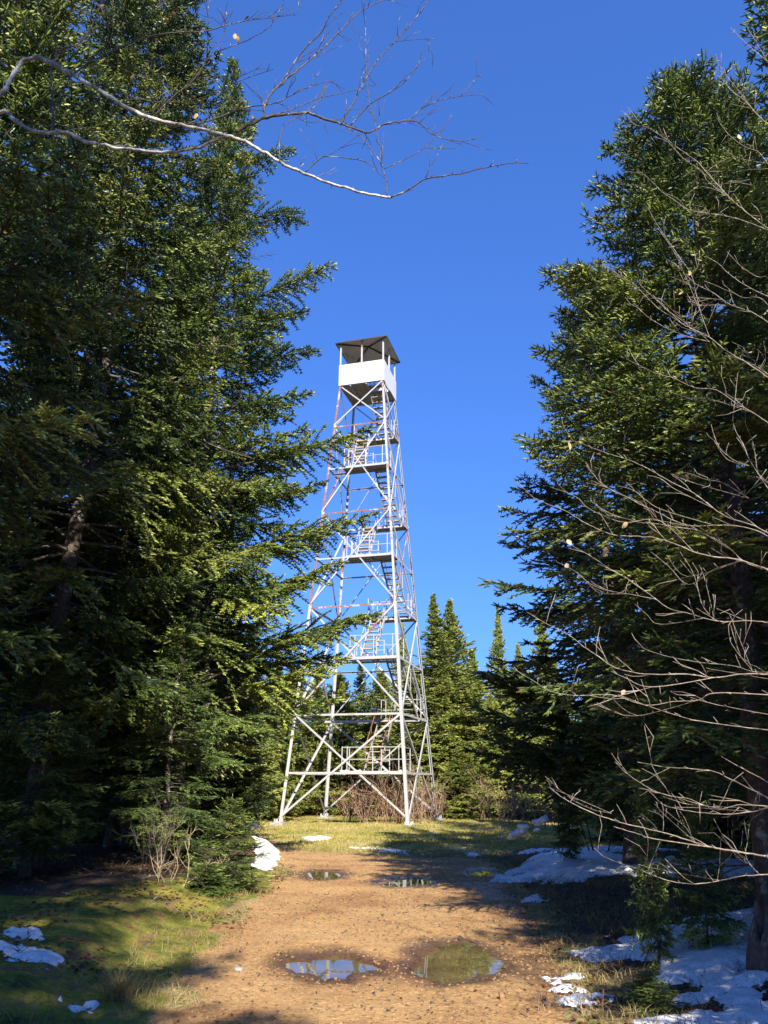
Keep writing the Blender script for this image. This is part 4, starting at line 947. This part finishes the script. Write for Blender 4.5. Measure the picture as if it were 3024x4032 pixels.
# ---------------------------------------------------------------- shrubs and brush
def shrub(mb, n, h, spread, rng, depth=2, r=.006, tips=None, upright=.8, wob=.12):
    def grow(p, d, L, r_, lev):
        k = 5; P = [p]
        for i in range(k):
            d = unit(d + rng.normal(0, wob, 3) + np.array([0, 0, .05])); P.append(P[-1] + d * L / k)
        mb.tube(P, np.linspace(r_, r_ * .5, k + 1), 4, False)
        if tips is not None: tips.append(P[-1]); tips.append(P[-2])
        if lev > 0:
            for q in range(rng.integers(3, 6)):
                i = rng.integers(1, k + 1); dd = unit(d * .8 + rng.normal(0, .55, 3) + np.array([0, 0, .15])); grow(P[i], dd, L * rng.uniform(.35, .6), r_ * .55, lev - 1)
    for i in range(n):
        a = rng.random() * 6.28; rr_ = rng.random() ** .5 * spread * .35
        d = unit(np.array([math.cos(a) * rng.uniform(0, 1 - upright + .35), math.sin(a) * rng.uniform(0, 1 - upright + .35), 1]))
        grow(np.array([rr_ * math.cos(a), rr_ * math.sin(a), -.05]), d, h * rng.uniform(.5, .85), r * rng.uniform(.7, 1.2), depth)
def tri_leaves(P, size, rng, mat, parent, name='leaves'):
    P = np.asarray(P); n = len(P); d = unit(rng.normal(0, 1, (n, 3))); e = unit(np.cross(d, rng.normal(0, 1, (n, 3))))
    s = size * rng.uniform(.5, 1.2, (n, 1)); V = np.stack([P, P + d * s + e * s * .4, P + d * s * 1.5, P + d * s - e * s * .4], 1).reshape(-1, 3)
    o = mesh_np(name, V, np.arange(4 * n).reshape(-1, 4), M[mat], parent, attr={'tint': np.repeat(rng.random(n) * .9, 4)}); return o
def make_shrub(name, label, cat, x, y, n, h, spread, seed, mat, leaf=None, nleaf=0, lsize=.05, r=.006, depth=2, upright=.8, group=None, wob=.12):
    rng = np.random.default_rng(seed); o = empty(name, (x, y, gz(x, y))); tag(o, label, cat, group); mb = MB(); tips = []
    shrub(mb, n, h, spread, rng, depth, r, tips, upright, wob); mb.build('stems', M[mat], o, True)
    if leaf and nleaf:
        t = np.array(tips); P = t[rng.integers(0, len(t), nleaf)] + rng.normal(0, .06, (nleaf, 3)); P[:, 2] = np.maximum(P[:, 2], .05); tri_leaves(P, lsize, rng, leaf, o)
    return o
x, y = gpt(365, 1950)
make_shrub('bare_shrub', 'pale sunlit leafless shrub with crooked branches on the left moss', 'shrub', x, y, 8, 1.0, .55, 5, 'twig_tan', r=.007, depth=2, upright=.45, wob=.25)
x, y = gpt(320, 1945); make_shrub('bare_shrub', 'thin dim twiggy shrub in the shade behind the pale leafless one', 'shrub', x - .2, y + .8, 8, 1.2, .5, 6, 'bark', r=.005)
BR = 'brush around the tower foot'
for i, (dx, Y, n, h, lab) in enumerate([(800, 37.3, 16, 2.1, 'red-brown brush clump in front of the tower between its front legs'), (842, 37.0, 20, 2.6, 'tallest red-brown brush clump just left of the near right tower leg'), (872, 38.5, 20, 2.5, 'brush clump right behind the near right tower leg'),
        (905, 38.0, 22, 2.6, 'brush clump right of the near right tower leg'), (780, 41.5, 16, 2.0, 'brush clump under the middle of the tower'), (930, 41.5, 18, 2.4, 'brush clump beside the back right tower foot'), (760, 44.5, 18, 2.0, 'dark red brush behind the tower base'),
        (965, 43.5, 20, 2.4, 'leafy reddish brush right of the tower'), (1000, 44, 20, 2.2, 'grey brush below the twin spruces'), (1035, 43, 18, 2.2, 'grey brush by the right end of the clearing'), (690, 45, 16, 1.6, 'low red brush behind the back left tower foot'),
        (620, 44, 16, 1.4, 'low red-leaved brush left of the tower'), (565, 42, 18, 2.3, 'pale tawny brush at the left end of the clearing'), (590, 43.5, 16, 2.0, 'tawny brush next to the pale one at left'), (540, 40, 14, 1.8, 'tawny brush at the corner of the left wood'),
        (1075, 40, 16, 2.3, 'brush beneath the right end spruces'), (1100, 36, 16, 2.0, 'brush seen under the right boughs'), (1180, 34, 16, 2.0, 'sunlit brush beyond the dark right trunk'), (830, 45.5, 20, 2.2, 'leafy red brush behind the stairs'), (890, 45.5, 20, 2.4, 'leafy red brush behind the right tower legs')]):
    p = at(dx, 1780, Y); tan_ = 'tawny' in lab or 'grey' in lab
    make_shrub('brush_clump', lab, 'brush', p.x, Y, int(n * .75), h * .92, 1.8, 200 + i, 'twig_tan' if 'tawny' in lab else 'twig_red', None if tan_ else 'red_leaf', 260 if ('leafy' in lab or 'red' in lab.split()[0] or 'dark' in lab) else 90, .075, r=.015, depth=2, upright=.7, group=BR)
# grey bare saplings that fill behind the woods
for i, (dx, Y, h) in enumerate([(40, 19, 5), (110, 20, 6), (180, 24, 6), (60, 27, 6), (250, 26, 5), (1420, 22, 5), (1500, 20, 5), (1580, 19, 5), (1350, 27, 5), (1250, 30, 5), (1300, 17.5, 3.5), (1470, 16, 3)]):
    p = at(dx, 1800, Y); make_shrub('bare_sapling', 'spindly leafless sapling among the trunks of the %s wood' % ('left' if dx < 800 else 'right'), 'bare sapling', p.x, Y, 3, h, .8, 300 + i, 'bark', r=.02, depth=2, upright=.85, group='bare saplings in the woods')
p = at(842, 1700, 37.6)
# a few yellow leaves on a stem by the tower
make_shrub('leafy_shrub', 'small shrub with yellow leaves below the lowest tower platform', 'shrub', p.x + .55, 38.3, 3, 3.0, .5, 77, 'twig_red', 'grass', 60, .09, r=.01)

# ---------------------------------------------------------------- ground cover (uncountable)
rg = np.random.default_rng(7)
def scatter(n, x0, x1, y0, y1, keep):
    X = rg.uniform(x0, x1, n * 2); Y = rg.uniform(y0, y1, n * 2); k = keep(X, Y); return X[k][:n], Y[k][:n]
def blades(name, label, X, Y, h, w, mat, tint0=.2, tint1=.9, lean=.5):
    n = len(X); Zg = ground_parts(X, Y)[0] - .01; a = rg.random(n) * 6.28; hh = h * rg.uniform(.4, 1.25, n)
    P = np.stack([X, Y, Zg], -1); s = np.stack([np.cos(a), np.sin(a), 0 * a], -1) * (w / 2)
    l = np.stack([rg.normal(0, lean, n) * hh, rg.normal(0, lean, n) * hh, 0 * a], -1)
    up = np.stack([0 * a, 0 * a, hh], -1); mid = P + up * .6 + l * .3; tip = P + up * .95 + l
    V = np.stack([P - s, P + s, mid + s * .8, mid - s * .8, tip], 1).reshape(-1, 3); b = np.arange(n)[:, None] * 5
    t = np.clip(tint0 + (tint1 - tint0) * (0.5 * rg.random(n) + .5 * np.clip(fbm(X * .6, Y * .6, 91) * 2 - .5, 0, 1)), 0, .95)
    tag(mesh_np(name, V, [b + np.array([[0, 1, 2, 3]]), b + np.array([[3, 2, 4]])], M[mat], attr={'tint': np.repeat(t, 5)}), label, kind='stuff')
X, Y = scatter(90000, -9, 12, 19, 46, lambda x, y: (sdist(clear_poly, x, y) + (fbm(x, y, 31) - .5) * 2 > 0) & (sdist(path_poly, x, y) + (fbm(x * 1.3, y * 1.3, 5) - .5) * .9 < 0.1) & (fbm(x * 1.5, y * 1.5, 55) > .42))
blades('grass', 'short patchy green and straw grass in the clearing', X, Y, .085, .022, 'lawn', 0, 1.0)
def verge_keep(x, y):
    d = sdist(path_poly, x, y) + (fbm(x * 1.3, y * 1.3, 5) - .5) * .9
    return (d < .12) & (d > -.75) & (fbm(x * 2.2, y * 2.2, 57) > .47)
X, Y = scatter(26000, -4.5, 4.5, 5.5, 22, verge_keep)
blades('dry_grass', 'thin straw-coloured grass along both edges of the track', X, Y, .10, .006, 'grass', .45, 1.0, .8)
X, Y = scatter(16000, 1.3, 7, 6, 20, lambda x, y: (sdist(path_poly, x, y) < -.1) & (fbm(x * 1.8, y * 1.8, 58) > .5))
blades('dry_grass', 'sparse brown grass on the shaded right verge', X, Y, .10, .006, 'grass', .0, .8, .9)
X, Y = scatter(60000, -7, -1.2, 5.5, 15, lambda x, y: (sdist(moss_poly, x, y) + (fbm(x * 1.1, y * 1.1, 33) - .5) * 1.5 > .05) & (sdist(path_poly, x, y) < .05))
M['moss_tip'] = foliage_mat('moss_tips', (0.09, 0.12, 0.01), (0.21, 0.24, 0.018), (0.33, 0.30, 0.05), .8, .3)
blades('moss', 'velvety green moss covering the left bank', X, Y, .016, .010, 'moss_tip', 0, .9, 1.2)
# grass tuft near the bottom left
x, y = gpt(255, 2165); n = 240; a = rg.random(n) * 6.28; rr_ = rg.random(n) * .12
blades('grass_tuft', 'straw tuft with long arching blades at the bottom left', x + rr_ * np.cos(a), y + rr_ * np.sin(a), .26, .005, 'grass', .5, 1.0, .8)
o = COL.objects[-1]
# leaf litter
def litter(name, label, X, Y, size, mat='litter'):
    n = len(X); Zg = ground_parts(X, Y)[0] + .008; P = np.stack([X, Y, Zg], -1); a = rg.random(n) * 6.28; s = size * rg.uniform(.5, 1.3, n)[:, None]
    d = np.stack([np.cos(a), np.sin(a), rg.normal(0, .3, n)], -1); e = np.stack([-np.sin(a), np.cos(a), rg.normal(0, .35, n)], -1)
    V = np.stack([P - d * s, P + e * s * .5 + np.array([0, 0, .008]), P + d * s, P - e * s * .5 + np.array([0, 0, .004])], 1).reshape(-1, 3)
    V[:, 2] = np.maximum(V[:, 2], np.repeat(Zg, 4) - .002)
    tag(mesh_np(name, V, np.arange(4 * n).reshape(-1, 4), M[mat], attr={'tint': np.repeat(rg.random(n) ** 1.4 * .93, 4)}), label, kind='stuff')
X, Y = scatter(7000, -8, -1.2, 5.5, 17, lambda x, y: (sdist(path_poly, x, y) < .1) & (fbm(x * 1.6, y * 1.6, 65) > .5))
litter('leaf_litter', 'brown fallen leaves strewn over the left bank', X, Y, .032)
X, Y = scatter(9000, 1.2, 8, 5.5, 20, lambda x, y: (sdist(path_poly, x, y) < .15))
litter('leaf_litter', 'dark fallen leaves on the shaded right forest floor', X, Y, .034)
X, Y = scatter(1500, -2.6, 2.6, 5.8, 24, lambda x, y: sdist(path_poly, x, y) > 0)
litter('leaf_litter', 'small scraps of leaf on the track', X, Y, .018)
X, Y = scatter(2600, -7, 8, 6, 22, lambda x, y: (sdist(path_poly, x, y) < -.2))
n_ = len(X); Zg = ground_parts(X, Y)[0] + .045; a = rg.random(n_) * 6.28; L_ = rg.uniform(.03, .16, n_); tw_ = MB()
for q in range(n_): tw_.tube([(X[q], Y[q], Zg[q] - .02), (X[q] + L_[q] * math.cos(a[q]), Y[q] + L_[q] * math.sin(a[q]), Zg[q] + rg.uniform(-.01, .05))], .0028, 3, False)
tag(tw_.build('fallen_twigs', M['bark']), 'tiny broken twigs strewn over snow and forest floor', kind='stuff')
# stones
def stones(name, label, X, Y, s0, s1, mat='rock', sink=.3):
    n = len(X); Zg = ground_parts(X, Y)[0]; s = s0 + (s1 - s0) * rg.random(n) ** 3
    base = np.array([(1, 0, 0), (.5, .87, 0), (-.5, .87, 0), (-1, 0, 0), (-.5, -.87, 0), (.5, -.87, 0), (.35, .3, .75), (-.45, .15, .7), (.0, -.45, .72)])
    J = base[None] * (1 + rg.normal(0, .2, (n, 9, 3))) * s[:, None, None] * np.array([1, .8, .8]); a = rg.random(n) * 6.28
    c, s_ = np.cos(a)[:, None], np.sin(a)[:, None]; V = np.stack([J[..., 0] * c - J[..., 1] * s_ + X[:, None], J[..., 0] * s_ + J[..., 1] * c + Y[:, None], J[..., 2] + Zg[:, None] - s[:, None] * sink * .5], -1).reshape(-1, 3)
    F = np.array([(0, 1, 6), (1, 2, 6), (2, 7, 6), (2, 3, 7), (3, 4, 7), (4, 8, 7), (4, 5, 8), (5, 0, 8), (0, 6, 8), (6, 7, 8)]); T = (np.arange(n)[:, None, None] * 9 + F[None]).reshape(-1, 3)
    tag(mesh_np(name, V, T, M[mat]), label, kind='stuff')
nop = lambda x, y: (sdist(path_poly, x, y) > -.1) & np.all([sdist(P, x, y) < -.02 for P in pud_polys], 0)
X, Y = scatter(9000, -2.8, 2.8, 5.8, 13, nop); stones('gravel', 'small tan and brown stones pressed into the track', X, Y, .004, .022)
X, Y = scatter(6000, -3, 3, 13, 24, nop); stones('gravel', 'far pebbles scattered on the track', X, Y, .007, .026)
M['dark_rock'] = simple('dark_wet_stones', (.035, .03, .028), (.10, .08, .07), 12, .6)
X, Y = scatter(900, -2.6, 2.6, 5.8, 13, lambda x, y: nop(x, y) & (fbm(x * .9, y * .9, 77) > .45)); stones('gravel', 'dark charcoal-coloured pebbles on the track', X, Y, .008, .026, 'dark_rock')
def rock(label, dx, dy, s, mat='rock', sq=(1, .8, 1.0)):
    x, y = gpt(dx, dy); rng = np.random.default_rng(int(dx)); import bmesh
    bm = bmesh.new(); bmesh.ops.create_icosphere(bm, subdivisions=2, radius=1)
    for v in bm.verts:
        q = 1 + .25 * (fbm(np.array([v.co.x * 1.5 + dx]), np.array([v.co.y * 1.5 + v.co.z]), 3)[0] - .5)
        m_ = max(abs(v.co.x), abs(v.co.y), abs(v.co.z)); v.co = v.co * (q * (0.55 + .45 / m_)); v.co.x *= s * sq[0]; v.co.y *= s * sq[1]; v.co.z *= s * sq[2]
    me = bpy.data.meshes.new('rock'); bm.to_mesh(me); bm.free(); me.materials.append(M[mat]); o = obj('rock', me); o.location = (x, y, gz(x, y) + s * .55 * sq[2]); o.rotation_euler = (.1, .1, dx); tag(o, label, 'rock')
rock('squarish upright tan stone standing at the right edge of the track', 1084, 2157, .038, 'rock', (.6, .5, .95))
rock('dark rounded stone behind the largest puddle', 994, 2023, .03, 'dark_rock', (1.2, .8, .7))
rock('pale flat stone low on the left of the track', 515, 2098, .035, 'concrete', (1.2, .8, .5))

# snow clumps resting on the lower right bough and the left log
def clumps(label, dx, dy, Y, n, spread, s, seed, slope=(0, 0)):
    import bmesh
    rng = np.random.default_rng(seed); bm = bmesh.new()
    p0 = np.array(at(dx, dy, Y))
    for i in range(n):
        t = rng.uniform(-1, 1); c = np.array([t * spread, rng.normal(0, spread * .3), t * spread * slope[0] + rng.normal(0, .03)]); r = s * rng.uniform(.45, 1.1)
        mt = Matrix.Translation(Vector(c)) @ Matrix.Diagonal((r * rng.uniform(.9, 1.5), r, r * .6, 1)); bmesh.ops.create_icosphere(bm, subdivisions=2, radius=1, matrix=mt)
    me = bpy.data.meshes.new('snow_clump'); bm.to_mesh(me); bm.free(); me.materials.append(M['snow']); o = obj('snow_clump', me); o.location = p0
    rm = o.modifiers.new('r', 'REMESH'); rm.mode = 'VOXEL'; rm.voxel_size = s * .22; rm.use_smooth_shade = True
    tx = bpy.data.textures.new('lump', 'CLOUDS'); tx.noise_scale = s * 1.1; dm = o.modifiers.new('d', 'DISPLACE'); dm.texture = tx; dm.strength = s * .7
    tag(o, label, 'snow clump'); return o
clumps('lumpy snow clump resting on the lowest right spruce bough', 1122, 1797, 13.0, 16, .13, .06, 1, (.6, 0))
clumps('smaller snow clump higher up the same right bough', 1168, 1775, 13.1, 14, .10, .06, 2, (.6, 0))
clumps('snow cap on the fallen log at the left wood corner', 532, 1775, 19.5, 16, .3, .07, 3, (-.45, 0))
b = MB(); rng = np.random.default_rng(4); p = np.array(at(535, 1785, 19.6)); g0 = gz(p[0], 19.6)
b.tube(smooth_path([(p[0] - .9, 19.8, g0 + .95), (p[0] - .2, 19.6, p[2]), (p[0] + .3, 19.3, p[2] - .2)], 4), np.linspace(.09, .05, 9), 8)
for q in range(34):
    c = p + np.array([rng.uniform(-.5, .35), rng.normal(0, .1), rng.uniform(-.25, .0)]); d = unit(rng.normal(0, 1, 3) + np.array([.5, 0, .1])); b.tube([c, c + d * .15, c + unit(d + rng.normal(0, .3, 3)) * rng.uniform(.25, .5)], [.008, .005, .002], 4)
tag(b.build('fallen_log', M['bark'], None, True), 'dark splintered fallen log with twigs at the left wood corner', 'log')
# mossy stump at the right edge
x, y = gpt(1668, 2150); st = MB(); rng = np.random.default_rng(8); g0 = gz(x, y)
for q in range(9):   # splintered slabs of the broken stump
    a = q * .7; c, s_ = math.cos(a), math.sin(a); h = rng.uniform(.25, .55)
    st.tube([(x + .11 * c, y + .11 * s_, g0 - .1), (x + .09 * c, y + .09 * s_, g0 + h * .5), (x + .085 * c + rng.normal(0, .02), y + .08 * s_, g0 + h)], [.085, .06, .012], 7)
tag(st.build('tree_stump', M['bark'], None, True), 'broken lichen-grey stump at the right picture edge', 'stump')
# creeping stems with leaves at the bottom
for i, (dx, dy, lab) in enumerate([(1180, 2185, 'low bramble stem with curled red leaves at the bottom right'), (1300, 2190, 'tan broken twig sprig at the bottom right'), (1270, 2205, 'small green-leaved plant at the bottom edge right of centre')]):
    x, y = gpt(dx, dy); make_shrub('small_plant', lab, 'plant', x, y, 3, .28, .15, 400 + i, 'twig_red', 'red_leaf' if i == 0 else 'grass', 14 if i != 1 else 0, .035, r=.0035, depth=1, upright=.5)
print('DONE')
